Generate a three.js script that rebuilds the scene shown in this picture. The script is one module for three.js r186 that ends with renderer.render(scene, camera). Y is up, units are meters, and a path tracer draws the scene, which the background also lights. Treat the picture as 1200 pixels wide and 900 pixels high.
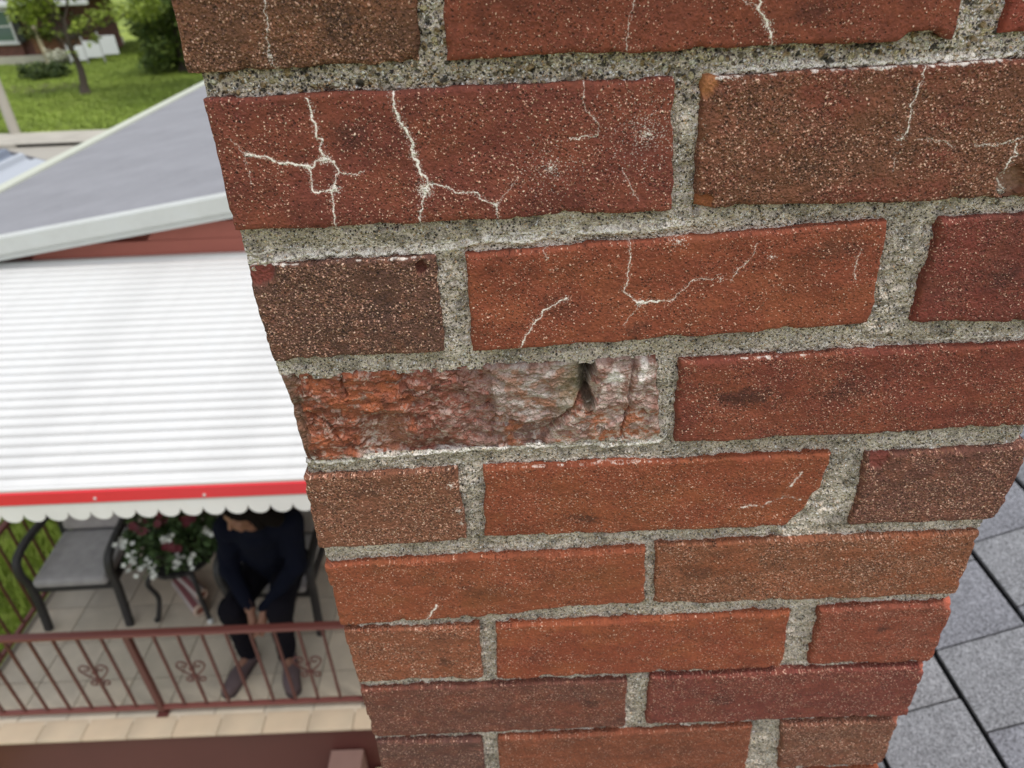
import * as THREE from 'three';
import { RoundedBoxGeometry } from 'three/addons/geometries/RoundedBoxGeometry.js';
import { mergeGeometries } from 'three/addons/utils/BufferGeometryUtils.js';

// ---------------------------------------------------------------- camera, light, exposure
const scene = new THREE.Scene();
const camera = new THREE.PerspectiveCamera(2 * Math.atan(450 / 832) * 180 / Math.PI, 4 / 3, 0.02, 400);
camera.position.set(0, 0, 0);
camera.up.set(0.04128, 0.84307, -0.53622);
camera.lookAt(0, -0.53667, -0.84379);
camera.focus = 0.33;
camera.userData.fStop = 12.5;
scene.add(camera);

const renderer = new THREE.WebGLRenderer({ antialias: true });
renderer.setSize(1024, 768);
renderer.toneMapping = THREE.LinearToneMapping;
renderer.toneMappingExposure = 1.06;
renderer.shadowMap.enabled = true;

const SUN = new THREE.Vector3(0.36, 0.88, 0.17).normalize();
const sun = new THREE.DirectionalLight(new THREE.Color(1, 0.95, 0.87), 1.45);
sun.position.copy(SUN).multiplyScalar(60);
sun.castShadow = true; sun.shadow.radius = 16; sun.shadow.mapSize.set(2048, 2048);
Object.assign(sun.shadow.camera, { left: -45, right: 25, top: 45, bottom: -25, near: 1, far: 160 });
scene.add(sun); scene.add(sun.target);

// ---------------------------------------------------------------- noise
function h2(ix, iy, s) {
  let h = Math.imul(ix, 374761393) ^ Math.imul(iy, 668265263) ^ Math.imul(s + 17, 1274126177);
  h = Math.imul(h ^ (h >>> 15), 2246822519); h = Math.imul(h ^ (h >>> 13), 3266489917);
  return ((h ^ (h >>> 16)) >>> 0) / 4294967296;
}
function vn(x, y, s = 0) {                       // smooth value noise, 0..1
  const ix = Math.floor(x), iy = Math.floor(y); let fx = x - ix, fy = y - iy;
  fx = fx * fx * fx * (fx * (fx * 6 - 15) + 10); fy = fy * fy * fy * (fy * (fy * 6 - 15) + 10);
  const a = h2(ix, iy, s), b = h2(ix + 1, iy, s), c = h2(ix, iy + 1, s), d = h2(ix + 1, iy + 1, s);
  return a + (b - a) * fx + (c - a) * fy + (a - b - c + d) * fx * fy;
}
function fbm(x, y, o = 4, s = 0) { let v = 0, a = 0.5, n = 0; for (let i = 0; i < o; i++) { v += a * vn(x, y, s + i * 31); n += a; a *= 0.5; x = x * 2.03 + 11.7; y = y * 2.03 + 5.3; } return v / n; }
const ridge = (x, y, o, s) => { let v = 0, a = 0.5, n = 0; for (let i = 0; i < o; i++) { v += a * (1 - Math.abs(2 * vn(x, y, s + i * 31) - 1)); n += a; a *= 0.5; x *= 2.1; y *= 2.1; } return v / n; };
function rng(seed) { let a = seed >>> 0; return () => { a = (a + 0x6D2B79F5) | 0; let t = Math.imul(a ^ (a >>> 15), 1 | a); t = (t + Math.imul(t ^ (t >>> 7), 61 | t)) ^ t; return ((t ^ (t >>> 14)) >>> 0) / 4294967296; }; }
const clamp = (x, a = 0, b = 1) => Math.min(b, Math.max(a, x));
const sm = (a, b, x) => { const t = clamp((x - a) / (b - a)); return t * t * (3 - 2 * t); };
const lin = (c) => { c /= 255; return c <= 0.04045 ? c / 12.92 : Math.pow((c + 0.055) / 1.055, 2.4); };
const srgb8 = (c) => { c = clamp(c); return Math.round(255 * (c <= 0.0031308 ? c * 12.92 : 1.055 * Math.pow(c, 1 / 2.4) - 0.055)); };
const KA = 1.06;                                 // base colour for a colour seen on the shaded upright face
const C = (r, g, b, k = KA) => { const R = lin(r) * k, G = lin(g) * k * 1.02, B = lin(b) * k, Y = 0.3 * R + 0.55 * G + 0.15 * B; return [R + (Y - R) * 0.06, G + (Y - G) * 0.06, B + (Y - B) * 0.06]; };
const lerp3 = (a, b, t) => [a[0] + (b[0] - a[0]) * t, a[1] + (b[1] - a[1]) * t, a[2] + (b[2] - a[2]) * t];

// ---------------------------------------------------------------- sky
{
  const w = 512, h = 256, d = new Float32Array(w * h * 4), v = new THREE.Vector3();
  for (let y = 0; y < h; y++) for (let x = 0; x < w; x++) {
    const lat = ((y + 0.5) / h - 0.5) * Math.PI, lon = ((x + 0.5) / w - 0.5) * 2 * Math.PI;
    v.set(Math.cos(lat) * Math.cos(lon), Math.sin(lat), Math.cos(lat) * Math.sin(lon));
    let c;
    if (v.y < 0) c = [0.20, 0.193, 0.182];
    else {
      const px = v.x / (v.y + 0.25) * 1.4, pz = v.z / (v.y + 0.25) * 1.4;
      const cl = sm(0.30, 0.62, fbm(px + 3.1, pz + 7.7, 5, 900));
      const blue = [0.42 + 0.2 * (1 - v.y), 0.60 + 0.12 * (1 - v.y), 0.92];
      const L = (1 + 1.7 * v.y) / 2.7 * (1.06 + 0.36 * v.z), g = Math.pow(Math.max(0, v.dot(SUN)), 6);
      const white = [0.98 * L + 0.12, 1.0 * L + 0.12, 1.03 * L + 0.13];
      c = lerp3(blue.map((q) => q * 0.75), white, 0.55 + 0.45 * cl).map((q) => q * (1 + 0.35 * g));
    }
    const o = (y * w + x) * 4; d[o] = c[0]; d[o + 1] = c[1]; d[o + 2] = c[2]; d[o + 3] = 1;
  }
  const t = new THREE.DataTexture(d, w, h, THREE.RGBAFormat, THREE.FloatType);
  t.mapping = THREE.EquirectangularReflectionMapping; t.magFilter = THREE.LinearFilter; t.minFilter = THREE.LinearFilter; t.wrapS = THREE.RepeatWrapping; t.needsUpdate = true;
  scene.background = t; scene.environment = t;
}

// ---------------------------------------------------------------- helpers
const used = {};
function numbered(n) { used[n] = (used[n] ?? -1) + 1; return used[n] ? n + '_' + String(used[n]).padStart(3, '0') : n; }
function tag(o, label, category, group) { o.userData.label = label; o.userData.category = category; if (group) o.userData.group = group; return o; }
function thing(name, label, category, pos = [0, 0, 0], turn = 0, group) { const o = new THREE.Group(); o.name = numbered(name); o.position.set(...pos); o.rotation.y = turn; scene.add(o); return tag(o, label, category, group); }
function mesh(name, g, m, parent, pos, rot) {
  const o = new THREE.Mesh(g, m); o.name = parent ? name : numbered(name); o.castShadow = o.receiveShadow = true;
  if (pos) o.position.set(...pos); if (rot) o.rotation.set(...rot);
  (parent ?? scene).add(o); return o;
}
function struct(name, g, m, pos, rot) { const o = mesh(name, g, m, null, pos, rot); o.userData.kind = 'structure'; return o; }
const box = (w, h, d, r = 0.004) => new RoundedBoxGeometry(w, h, d, 1, Math.min(r, w * 0.45, h * 0.45, d * 0.45));
const at = (g, x, y, z) => g.translate(x, y, z);
function prism(pts, z0, z1) { const s = new THREE.Shape(pts.map((p) => new THREE.Vector2(...p))); const g = new THREE.ExtrudeGeometry(s, { depth: z1 - z0, bevelEnabled: false }); return g.translate(0, 0, z0); }
function tube(pts, r, seg = 24, rad = 8, closed = false) { return new THREE.TubeGeometry(new THREE.CatmullRomCurve3(pts.map((p) => new THREE.Vector3(...p)), closed, 'centripetal'), seg, r, rad, closed); }
function tex(w, h, fn, colour = true) {
  const d = new Uint8Array(w * h * 4);
  for (let y = 0; y < h; y++) for (let x = 0; x < w; x++) { const c = fn(x, y), o = (y * w + x) * 4; for (let k = 0; k < 3; k++) d[o + k] = colour ? srgb8(c[k]) : Math.round(255 * clamp(Array.isArray(c) ? c[k] : c)); d[o + 3] = 255; }
  const t = new THREE.DataTexture(d, w, h); if (colour) t.colorSpace = THREE.SRGBColorSpace;
  t.magFilter = THREE.LinearFilter; t.minFilter = THREE.LinearFilter; t.wrapS = t.wrapT = THREE.RepeatWrapping; t.needsUpdate = true; return t;
}
const rep = (t, x, y) => { const c = t.clone(); c.repeat.set(x, y); c.needsUpdate = true; return c; };
const std = (p) => new THREE.MeshStandardMaterial({ roughness: 0.8, ...p, color: new THREE.Color().setRGB(...(p.color ?? [1, 1, 1])) });
// tileable noise for the small shared textures
function tn(x, y, n, cells, s) { const fx = x / n * cells, fy = y / n * cells, ix = Math.floor(fx), iy = Math.floor(fy); let u = fx - ix, v = fy - iy; u = u * u * (3 - 2 * u); v = v * v * (3 - 2 * v); const H = (a, b) => h2(((a % cells) + cells) % cells, ((b % cells) + cells) % cells, s); return (H(ix, iy) * (1 - u) + H(ix + 1, iy) * u) * (1 - v) + (H(ix, iy + 1) * (1 - u) + H(ix + 1, iy + 1) * u) * v; }
function tfbm(x, y, n, c, o, s) { let v = 0, a = 0.5, q = 0; for (let i = 0; i < o; i++) { v += a * tn(x, y, n, c << i, s + i); q += a; a *= 0.5; } return v / q; }
const uvBox = (g, k = 1) => {                    // uv in metres from position, by dominant normal
  const p = g.attributes.position, n = g.attributes.normal, uv = new Float32Array(p.count * 2);
  for (let i = 0; i < p.count; i++) { const a = Math.abs(n.getX(i)), b = Math.abs(n.getY(i)), c = Math.abs(n.getZ(i)); const x = p.getX(i), y = p.getY(i), z = p.getZ(i); const [u, v] = b >= a && b >= c ? [x, z] : a >= c ? [z, y] : [x, y]; uv[2 * i] = u * k; uv[2 * i + 1] = v * k; }
  g.setAttribute('uv', new THREE.BufferAttribute(uv, 2)); return g;
};

// ================================================================ THE CHIMNEY
// Face coordinates in mm: u to the right, h downwards; the face stands 0.3 m in front of the viewpoint's origin.
const FZ = -0.300;
const ROWS = {
  r0a: [[-119, -11], [-28, -12], [-31, 41], [-121.5, 42]], r0b: [[-18, -13], [175, -13], [176, 41], [-20, 41]], r0c: [[194, -13], [277, -13], [277, 40], [196, 40]],
  r1a: [[-118, 52], [69, 51], [73, 105], [-118, 106]], r1b: [[81, 51], [276, 49], [276, 106], [83, 104]],
  r2a: [[-118, 123], [-32, 122], [-32, 171], [-116, 173]], r2b: [[-19, 122], [170, 114], [173, 165], [-19, 171]], r2c: [[194, 114], [276, 114], [277, 167], [194, 165]],
  r3a: [[-115, 184], [73, 180.5], [78.5, 232], [-112, 237]], r3b: [[84, 182], [276, 180], [279, 230], [85, 232]],
  r4a: [[-116, 247], [-32, 245], [-30, 298], [-117, 300]], r4b: [[-17, 245], [172, 245], [168, 296], [-19, 296]], r4c: [[192, 247], [281, 246], [279, 298], [194, 299]],
  r5a: [[-116, 314], [75, 311], [78, 362], [-115, 368]], r5b: [[81, 309], [273, 309], [275, 362], [84, 360]],
  r6a: [[-114, 373], [-28, 375], [-28, 427], [-113, 428]], r6b: [[-17, 375], [172, 374], [175, 428], [-18, 428]], r6c: [[191, 372], [276, 371], [278, 429], [194, 427]],
  r7a: [[-113, 436], [71, 436], [72, 491], [-112, 492]], r7b: [[86, 434], [275, 434], [277, 490], [87, 489]],
  r8a: [[-111, 499], [-33, 500], [-33, 558], [-111, 559]], r8b: [[-21, 499], [166, 498], [169, 560], [-22, 559]], r8c: [[188, 497], [274, 497], [275, 553], [194, 555]],
};
// col: overall colour as it looks in the photograph, sand: grains per mm2, rough: sandy brown skin 0..1
const SPEC = {
  r0a: { col: [112, 72, 51], alt: [134, 84, 56], sand: 2.0, rough: 1 }, r0b: { col: [122, 59, 40], alt: [134, 66, 43], sand: 0.6, rough: 0.2 }, r0c: { col: [140, 62, 46], alt: [150, 70, 50], sand: 0.4, rough: 0.1 },
  r1a: { col: [117, 55, 42], alt: [128, 64, 44], sand: 0.75, rough: 0.2 }, r1b: { col: [117, 70, 48], alt: [124, 60, 43], sand: 1.35, rough: 0.75, chips: [[82, 53.5, 6.5, 1.6, [172, 108, 64]], [84.5, 104, 7, 2.2, [160, 92, 56]], [219, 99, 7, 4.5, [150, 110, 92]]] },
  r2a: { col: [102, 66, 54], alt: [110, 72, 58], sand: 1.8, rough: 0.95, chips: [[-114, 125, 9, 1.8, [128, 58, 48]], [-39, 127, 2.6, 2.6, [96, 46, 36]]] }, r2b: { col: [134, 64, 40], alt: [144, 74, 44], sand: 0.62, rough: 0.15 }, r2c: { col: [120, 52, 40], alt: [108, 52, 40], sand: 0.9, rough: 0.4 },
  r3a: { spall: true, col: [140, 68, 40], alt: [120, 60, 40], sand: 0, rough: 0 }, r3b: { col: [120, 54, 38], alt: [134, 66, 42], sand: 1.0, rough: 0.3 },
  r4a: { col: [128, 78, 56], alt: [136, 82, 57], sand: 1.6, rough: 0.8 }, r4b: { col: [138, 66, 38], alt: [142, 74, 40], sand: 0.8, rough: 0.2 }, r4c: { col: [110, 65, 53], alt: [118, 70, 54], sand: 1.9, rough: 0.9, chips: [[199, 250, 6, 1.8, [130, 62, 52]]] },
  r5a: { col: [144, 72, 42], alt: [138, 74, 40], sand: 0.7, rough: 0.15 }, r5b: { col: [136, 80, 52], alt: [148, 80, 48], sand: 1.6, rough: 0.7 },
  r6a: { col: [146, 80, 51], alt: [140, 80, 54], sand: 1.6, rough: 0.6 }, r6b: { col: [138, 64, 38], alt: [150, 76, 42], sand: 0.6, rough: 0.1 }, r6c: { col: [138, 66, 44], alt: [128, 66, 48], sand: 1.0, rough: 0.3, chips: [[276, 372, 6, 2.2, [190, 96, 72]]] },
  r7a: { col: [110, 62, 50], alt: [122, 62, 44], sand: 1.2, rough: 0.5 }, r7b: { col: [118, 54, 44], alt: [126, 60, 46], sand: 1.0, rough: 0.3, chips: [[275, 435, 5, 2, [184, 96, 74]]] },
  r8a: { col: [98, 60, 52], alt: [108, 62, 50], sand: 1.3, rough: 0.5 }, r8b: { col: [132, 68, 42], alt: [122, 64, 42], sand: 0.9, rough: 0.3 }, r8c: { col: [122, 70, 52], alt: [126, 78, 56], sand: 1.7, rough: 0.7, chips: [[274, 498, 4.5, 2, [184, 104, 80]]] },
};
const IDS = Object.keys(ROWS);
// efflorescence veins: [half width in mm, strength, points]
const VEINS = [
  [0.62, 1, [[-76.3, 52.3], [-75.7, 57.9], [-75.3, 63.7], [-74.3, 69.6], [-74, 76.2], [-79.7, 79], [-81.5, 79.7], [-85.8, 78.5], [-92.7, 77.2], [-98.4, 74.9], [-105.3, 73.6]]],
  [0.5, 1, [[-81.5, 79.7], [-81.1, 86.8], [-80.6, 89.8], [-75.4, 90], [-72.1, 89.8]]], [0.55, 0.9, [[-74, 76.2], [-70.2, 78.4], [-68.9, 81.5]]], [0.3, 0.8, [[-68.9, 81.5], [-64.8, 83.3], [-60.7, 83.9], [-57.7, 81.5]]],
  [0.45, 0.95, [[-68.9, 81.5], [-71, 86.1], [-72.1, 89.8], [-73.3, 93.5], [-73.5, 101.2], [-73.8, 105.5]]], [0.18, 0.6, [[-111.1, 65.7], [-106.7, 72.8], [-105.9, 80.5], [-106.1, 85.7]]],
  [0.75, 1, [[-43, 51], [-42.7, 57.3], [-40.4, 63.2], [-37.2, 70.1], [-36.7, 77.2], [-34.5, 83.5], [-32.4, 88.3]]], [0.6, 0.9, [[-32.4, 88.3], [-33.6, 90.3], [-34.5, 94.1], [-36, 98.4], [-37, 106]]],
  [0.42, 1, [[-32.4, 88.3], [-25.3, 89.9], [-21.3, 92.5], [-12.9, 93.4], [-7.7, 96.8], [-3.6, 99.2], [-3.3, 104.7]]], [0.22, 0.5, [[-3.6, 99.2], [3.2, 91.3], [6.5, 86.7]]],
  [0.24, 0.6, [[32.9, 51], [33.3, 57.5], [34.3, 61.3], [36.9, 63.8], [39.5, 67.3], [39.2, 71.7]]], [0.36, 0.9, [[27.4, 72.7], [32.5, 72.4], [39.2, 71.5]]], [0.24, 0.65, [[50.6, 84.9], [51.9, 90.2], [55.4, 95.7], [57.7, 99.6]]],
  [0.34, 0.8, [[-85.2, 10], [-86, 19.7], [-87.6, 30.4], [-88.4, 36], [-87.7, 39.6], [-85.3, 41.7]]], [0.3, 0.6, [[51.8, 15], [51.8, 23], [51.4, 25.5], [49.4, 33], [49.3, 40.4]]],
  [0.62, 1, [[101, 14], [98.6, 28], [101.9, 31.1], [103.8, 34.6], [106, 39], [107, 42]]], [0.3, 0.8, [[88, 20], [92.4, 24.5], [98.6, 28]]],
  [0.42, 0.8, [[168.6, 50.6], [168.4, 58], [167.2, 64.6], [167.5, 71.4], [167.8, 76.4], [166.2, 78.3]]], [0.26, 0.7, [[172.4, 78.1], [181.2, 79.9], [186.6, 80.7], [189.5, 83.3]]], [0.36, 0.9, [[197.4, 82.1], [206.8, 82], [212.7, 81], [217.2, 78.9], [226, 73]]],
  [0.2, 0.5, [[165.2, 82.3], [165.4, 87.5], [165.5, 91.7]]], [0.55, 0.7, [[214.9, 81.3], [216.2, 86.5], [213.8, 92], [215, 99], [219.7, 104]]],
  [0.36, 0.85, [[55.6, 119], [55.5, 128], [55.2, 136.5], [52.8, 142], [57, 144.8], [60.7, 148.8]]], [0.62, 1, [[60.7, 148.8], [66.5, 148.4], [71, 147.8]]], [0.32, 0.9, [[71, 147.8], [75.9, 148.2], [80.1, 143.9], [85.3, 137.9], [91, 137.2], [95.1, 138]]],
  [0.22, 0.6, [[60.8, 149.4], [58.1, 154.5], [54.3, 160.3]]], [0.46, 0.95, [[26.8, 145.3], [21, 147.6], [16.3, 151.3], [11.5, 156.3], [7.8, 162.9], [4, 170.9]]], [0.25, 0.7, [[16.6, 121.5], [18.8, 125.7]]],
  [0.38, 0.8, [[102.6, 138.6], [104.8, 133.8], [109.4, 129.7]]], [0.22, 0.6, [[109.4, 129.7], [111.5, 125], [112.6, 120.9]]], [0.32, 0.65, [[160.8, 126.8], [158.8, 130.3], [159.9, 137.6], [160.5, 141.4]]],
  [0.9, 0.28, [[125.9, 281.4], [131.2, 278.8], [139.9, 280.2], [146.2, 275.9], [150.7, 273.4], [153.9, 263.5], [158, 255.7]]], [0.9, 0.28, [[150.7, 273.4], [161.2, 276.7]]],
  [0.8, 0.8, [[-52.6, 352.1], [-56.3, 358.8], [-60.9, 365.6]]],
];
const BLOTCH = [[-73.5, 77, 3.0, 260], [-33.5, 91, 4.2, 620], [-71.5, 89, 2.6, 240], [-81, 79.5, 2, 90], [-3.5, 98.5, 1.6, 70], [61, 148.6, 2, 120], [-36.5, 76, 2, 110], [-105, 73.6, 2, 60], [-40, 64, 3, 60], [62, 148.5, 3, 50], [27, 145, 3, 40], [77, 119, 6, 120], [216, 95, 4, 90], [103, 33, 3, 70], [-88, 37, 2.5, 50], [-36, 256, 3, 90], [-33, 275, 3.5, 120], [-32, 285, 3, 70], [166, 78, 3, 60], [98, 138, 3, 40], [128, 280, 4, 50], [60, 72, 26, 900], [20, 84, 18, 420], [95, 51, 4, 60], [120, 128, 5, 50], [-25, 258, 2, 50]];
// white lime along joints: [half width mm, points]
const LIME = [
  [1.3, [[-118, 122.4], [-99.9, 121.4], [-77.3, 120], [-56.3, 120.6], [-32.8, 120.3], [-21.6, 119.4], [-10.3, 116.5], [6.4, 117.5], [35.5, 115], [57.6, 114.7], [73.1, 114], [82, 112.6]]],
  [0.8, [[-118, 118.4], [-80, 117.5], [-30, 117.5], [0, 114.5], [40, 112.5], [76, 111]]],
  [1.3, [[86, 50.6], [108.8, 49.2], [128.5, 49.3], [148.1, 49], [167.7, 48.8], [182.5, 48.7], [206.6, 47.8], [230, 47]]],
  [0.8, [[105.6, 180], [154.7, 179.6], [172.8, 178.2], [197.3, 178], [215.7, 178.2], [233.9, 177.6], [258, 177]]],
  [1.3, [[-113, 238.4], [-99.7, 238.6], [-85.8, 237.6], [-78.3, 236.6], [-58.2, 236.2], [-47.1, 235.2], [-28.8, 234.4], [-4.1, 233.4], [16.6, 233.4], [26.4, 234.6], [40.2, 233.8], [56.1, 236], [66, 235], [77.7, 233.4], [80.6, 230]]],
  [0.5, [[80.9, 230], [81, 210], [80, 195], [76, 182]]], [0.5, [[-40, 243.2], [0, 243.4], [60, 243.6], [90, 243.6]]],
  [0.5, [[190, 245], [215, 244.6], [250, 243.6]]], [0.5, [[-110, 432], [-60, 433], [20, 433.6]]], [0.6, [[-110, 496.4], [-70, 496.8], [-30, 496.6]]], [0.5, [[86, 431.6], [150, 431], [270, 431]]], [0.4, [[-30, 126], [-29.6, 150], [-28, 170]]],
];

// ---- painting: one window of the face holds colour and relief; brick skins and mortar are painted apart
class Window {
  constructor(u0, u1, h0, h1, ppm) { Object.assign(this, { u0, u1, h0, h1, ppm }); this.w = Math.round((u1 - u0) * ppm); this.h = Math.round((h1 - h0) * ppm); this.c = new Float32Array(this.w * this.h * 3).fill(0.05); this.z = new Float32Array(this.w * this.h); }
  each(a, b, c, d, fn) {
    const x0 = Math.max(0, Math.floor((a - this.u0) * this.ppm)), x1 = Math.min(this.w - 1, Math.ceil((b - this.u0) * this.ppm)), y0 = Math.max(0, Math.floor((c - this.h0) * this.ppm)), y1 = Math.min(this.h - 1, Math.ceil((d - this.h0) * this.ppm));
    for (let y = y0; y <= y1; y++) for (let x = x0; x <= x1; x++) fn((x + 0.5) / this.ppm + this.u0, (y + 0.5) / this.ppm + this.h0, y * this.w + x);
  }
  stamp(u, h, r, col, alpha, dz, el = 1, ang = 0) {
    const ca = Math.cos(ang), sa = Math.sin(ang), R = r * Math.max(1, el);
    if (u + R < this.u0 || u - R > this.u1 || h + R < this.h0 || h - R > this.h1) return;
    const soft = Math.min(1, 0.35 + r * this.ppm * 0.25);
    this.each(u - R, u + R, h - R, h + R, (x, y, i) => {
      const dx = x - u, dy = y - h, q = Math.hypot((dx * ca + dy * sa) / el, dy * ca - dx * sa) / r; if (q >= 1) return;
      const e = clamp((1 - q) / (0.62 - 0.32 * soft)), a = alpha * e, k = 3 * i;
      this.c[k] += (col[0] - this.c[k]) * a; this.c[k + 1] += (col[1] - this.c[k + 1]) * a; this.c[k + 2] += (col[2] - this.c[k + 2]) * a;
      if (dz) this.z[i] += dz * Math.sqrt(1 - q * q) * (dz > 0 ? 1 : 1);
    });
  }
  material(rough) {
    const n = this.w * this.h, d = new Uint8Array(n * 4), b = new Uint8Array(n);
    for (let i = 0; i < n; i++) { d[4 * i] = srgb8(this.c[3 * i]); d[4 * i + 1] = srgb8(this.c[3 * i + 1]); d[4 * i + 2] = srgb8(this.c[3 * i + 2]); d[4 * i + 3] = 255; b[i] = Math.round(255 * clamp(0.5 + this.z[i] / 2)); }
    const t = new THREE.DataTexture(d, this.w, this.h); t.colorSpace = THREE.SRGBColorSpace;
    const q = new THREE.DataTexture(b, this.w, this.h, THREE.RedFormat);
    for (const a of [t, q]) { a.magFilter = a.minFilter = THREE.LinearFilter; a.needsUpdate = true; }
    return new THREE.MeshStandardMaterial({ map: t, bumpMap: q, bumpScale: 0.0044, roughness: rough, metalness: 0 });
  }
  uv(u, h) { return [(u - this.u0) / (this.u1 - this.u0), (h - this.h0) / (this.h1 - this.h0)]; }
}
const mkWins = () => [new Window(-132, 296, -24, 276, 4.5), new Window(-132, 296, 240, 600, 3.4)];
const skin = mkWins(), joint = mkWins();
const WHITE = C(220, 210, 204, 1.45), CREAM = C(214, 186, 158);

// distance to a quad's outline, positive inside
function quadIn(q, u, h) { let m = 1e9; for (let i = 0; i < 4; i++) { const [ax, ay] = q[i], [bx, by] = q[(i + 1) % 4], L = Math.hypot(bx - ax, by - ay); m = Math.min(m, ((bx - ax) * (h - ay) - (by - ay) * (u - ax)) / L); } return m; }
function segd(u, h, a, b) { const dx = b[0] - a[0], dy = b[1] - a[1], t = clamp(((u - a[0]) * dx + (h - a[1]) * dy) / (dx * dx + dy * dy)); return Math.hypot(u - a[0] - dx * t, h - a[1] - dy * t); }
function lined(u, h, pts) { let m = 1e9; for (let i = 1; i < pts.length; i++) m = Math.min(m, segd(u, h, pts[i - 1], pts[i])); return m; }
function polyd(u, h, p) { let m = 1e9, c = false; for (let i = 0, j = p.length - 1; i < p.length; j = i++) { m = Math.min(m, segd(u, h, p[i], p[j])); if ((p[i][1] > h) !== (p[j][1] > h) && u < (p[j][0] - p[i][0]) * (h - p[i][1]) / (p[j][1] - p[i][1]) + p[i][0]) c = !c; } return c ? m : -m; }

// ---- the spalled brick: broken layers
const SP = {
  plate: [[-10.5, 180], [41, 178], [41, 187], [38.4, 194.4], [38.5, 198.3], [33.8, 202], [31.1, 208.7], [27.3, 212], [22.5, 214.1], [12.9, 217.2], [4.3, 215], [-7.2, 212.6], [-10, 211.3], [-9.1, 203.3], [-10.6, 195.3]],
  hole: [[34, 177], [41, 177], [41, 186.9], [38.3, 193.3], [38.5, 198.3], [41.5, 205.8], [39.2, 210], [37, 208], [35.4, 201], [33, 196], [33.5, 188]],
  right: [[41.2, 178], [70, 178], [76, 187.3], [79, 194], [79.7, 203], [80.1, 234], [57, 234], [34.3, 234], [17.6, 232], [17.6, 227], [26.4, 215.5], [31.1, 211.1], [39.7, 211.5], [41.7, 205.8], [38.9, 197.8]],
  bowl: [[-74.6, 210.1], [-68.8, 206.1], [-61.7, 205.4], [-56, 208.9], [-54.6, 212.2], [-57.1, 218.6], [-56.1, 225.4], [-58.8, 233.2], [-74.5, 234.7], [-82.8, 235.4], [-80.9, 228.6], [-81.7, 221.8], [-82.8, 217.3]],
  lower: [[-107.1, 207.4], [-97.6, 210.6], [-94.4, 217.8], [-92.3, 221.3], [-85.4, 222.8], [-81.8, 228.6], [-83.7, 237], [-109.4, 238], [-109.5, 227.2]],
  upper: [[-107, 183], [-57, 181], [-56, 200], [-60, 204.5], [-70, 204.5], [-77, 209], [-84, 215], [-94, 216], [-98, 209.5], [-107.5, 206]],
  shelf: [[-28, 181], [-10.5, 180], [-10, 200], [-15, 200], [-19, 196], [-26, 192]],
  cracks: [[[-10, 211.5], [-7.2, 212.9], [4.2, 215.3], [12.9, 217.4]], [[16.7, 224.6], [22.5, 216.5], [27.3, 211.4], [32, 206.5], [34.8, 201.1]], [[60.9, 181.9], [60.9, 188.9], [59.7, 193.2], [59.6, 199.9], [61.4, 206.8], [60.2, 210.2], [58.7, 218.3], [57, 223], [58.3, 229.1], [56, 232.1]], [[-106.6, 206.9], [-102.5, 208.7], [-97.6, 210.6], [-94.5, 218.4], [-93, 222.4]], [[-107.2, 183.6], [-109.2, 195.7], [-110.2, 203], [-110.1, 213.7], [-110.5, 224.8], [-110.4, 236.3]], [[-85, 184], [-86, 190], [-84, 196]]],
};
function cells(x, y, s) {                         // nearest feature: [gap to the next one, its hash, offset x, offset y]
  const ix = Math.floor(x), iy = Math.floor(y); let a = 9, b = 9, id = 0, ox = 0, oy = 0;
  for (let j = -1; j <= 1; j++) for (let i = -1; i <= 1; i++) { const px = ix + i + h2(ix + i, iy + j, s), py = iy + j + h2(ix + i, iy + j, s + 1), d = Math.hypot(px - x, py - y); if (d < a) { b = a; a = d; id = h2(ix + i, iy + j, s + 2); ox = x - px; oy = y - py; } else if (d < b) b = d; }
  return [b - a, id, ox, oy];
}
function flakes(u, h) {                          // broken plates: each with a level and a tilt of its own
  const wu = u + 2.2 * (fbm(u / 4, h / 4, 3, 340) - 0.5) * 2, wh = h + 1.6 * (fbm(u / 4, h / 4, 3, 341) - 0.5) * 2;
  const A = cells(wu / 12, wh / 7, 350), B = cells(wu / 4.6 + 0.3, wh / 3.2, 353), D = cells(u / 1.9, h / 1.5, 356), t = (q, k) => (h2(Math.round(q[1] * 1e6), k, 360) - 0.5);
  return 2.3 * (A[1] - 0.5) + 3.0 * (t(A, 1) * A[2] + t(A, 2) * A[3]) + 0.55 * (B[1] - 0.5) + 1.0 * (t(B, 1) * B[2] + t(B, 2) * B[3]) + 0.16 * (D[1] - 0.5) + 0.25 * t(D, 1) * D[2] - 0.7 * (1 - sm(0.0, 0.10, A[0])) * A[1];
}
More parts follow.
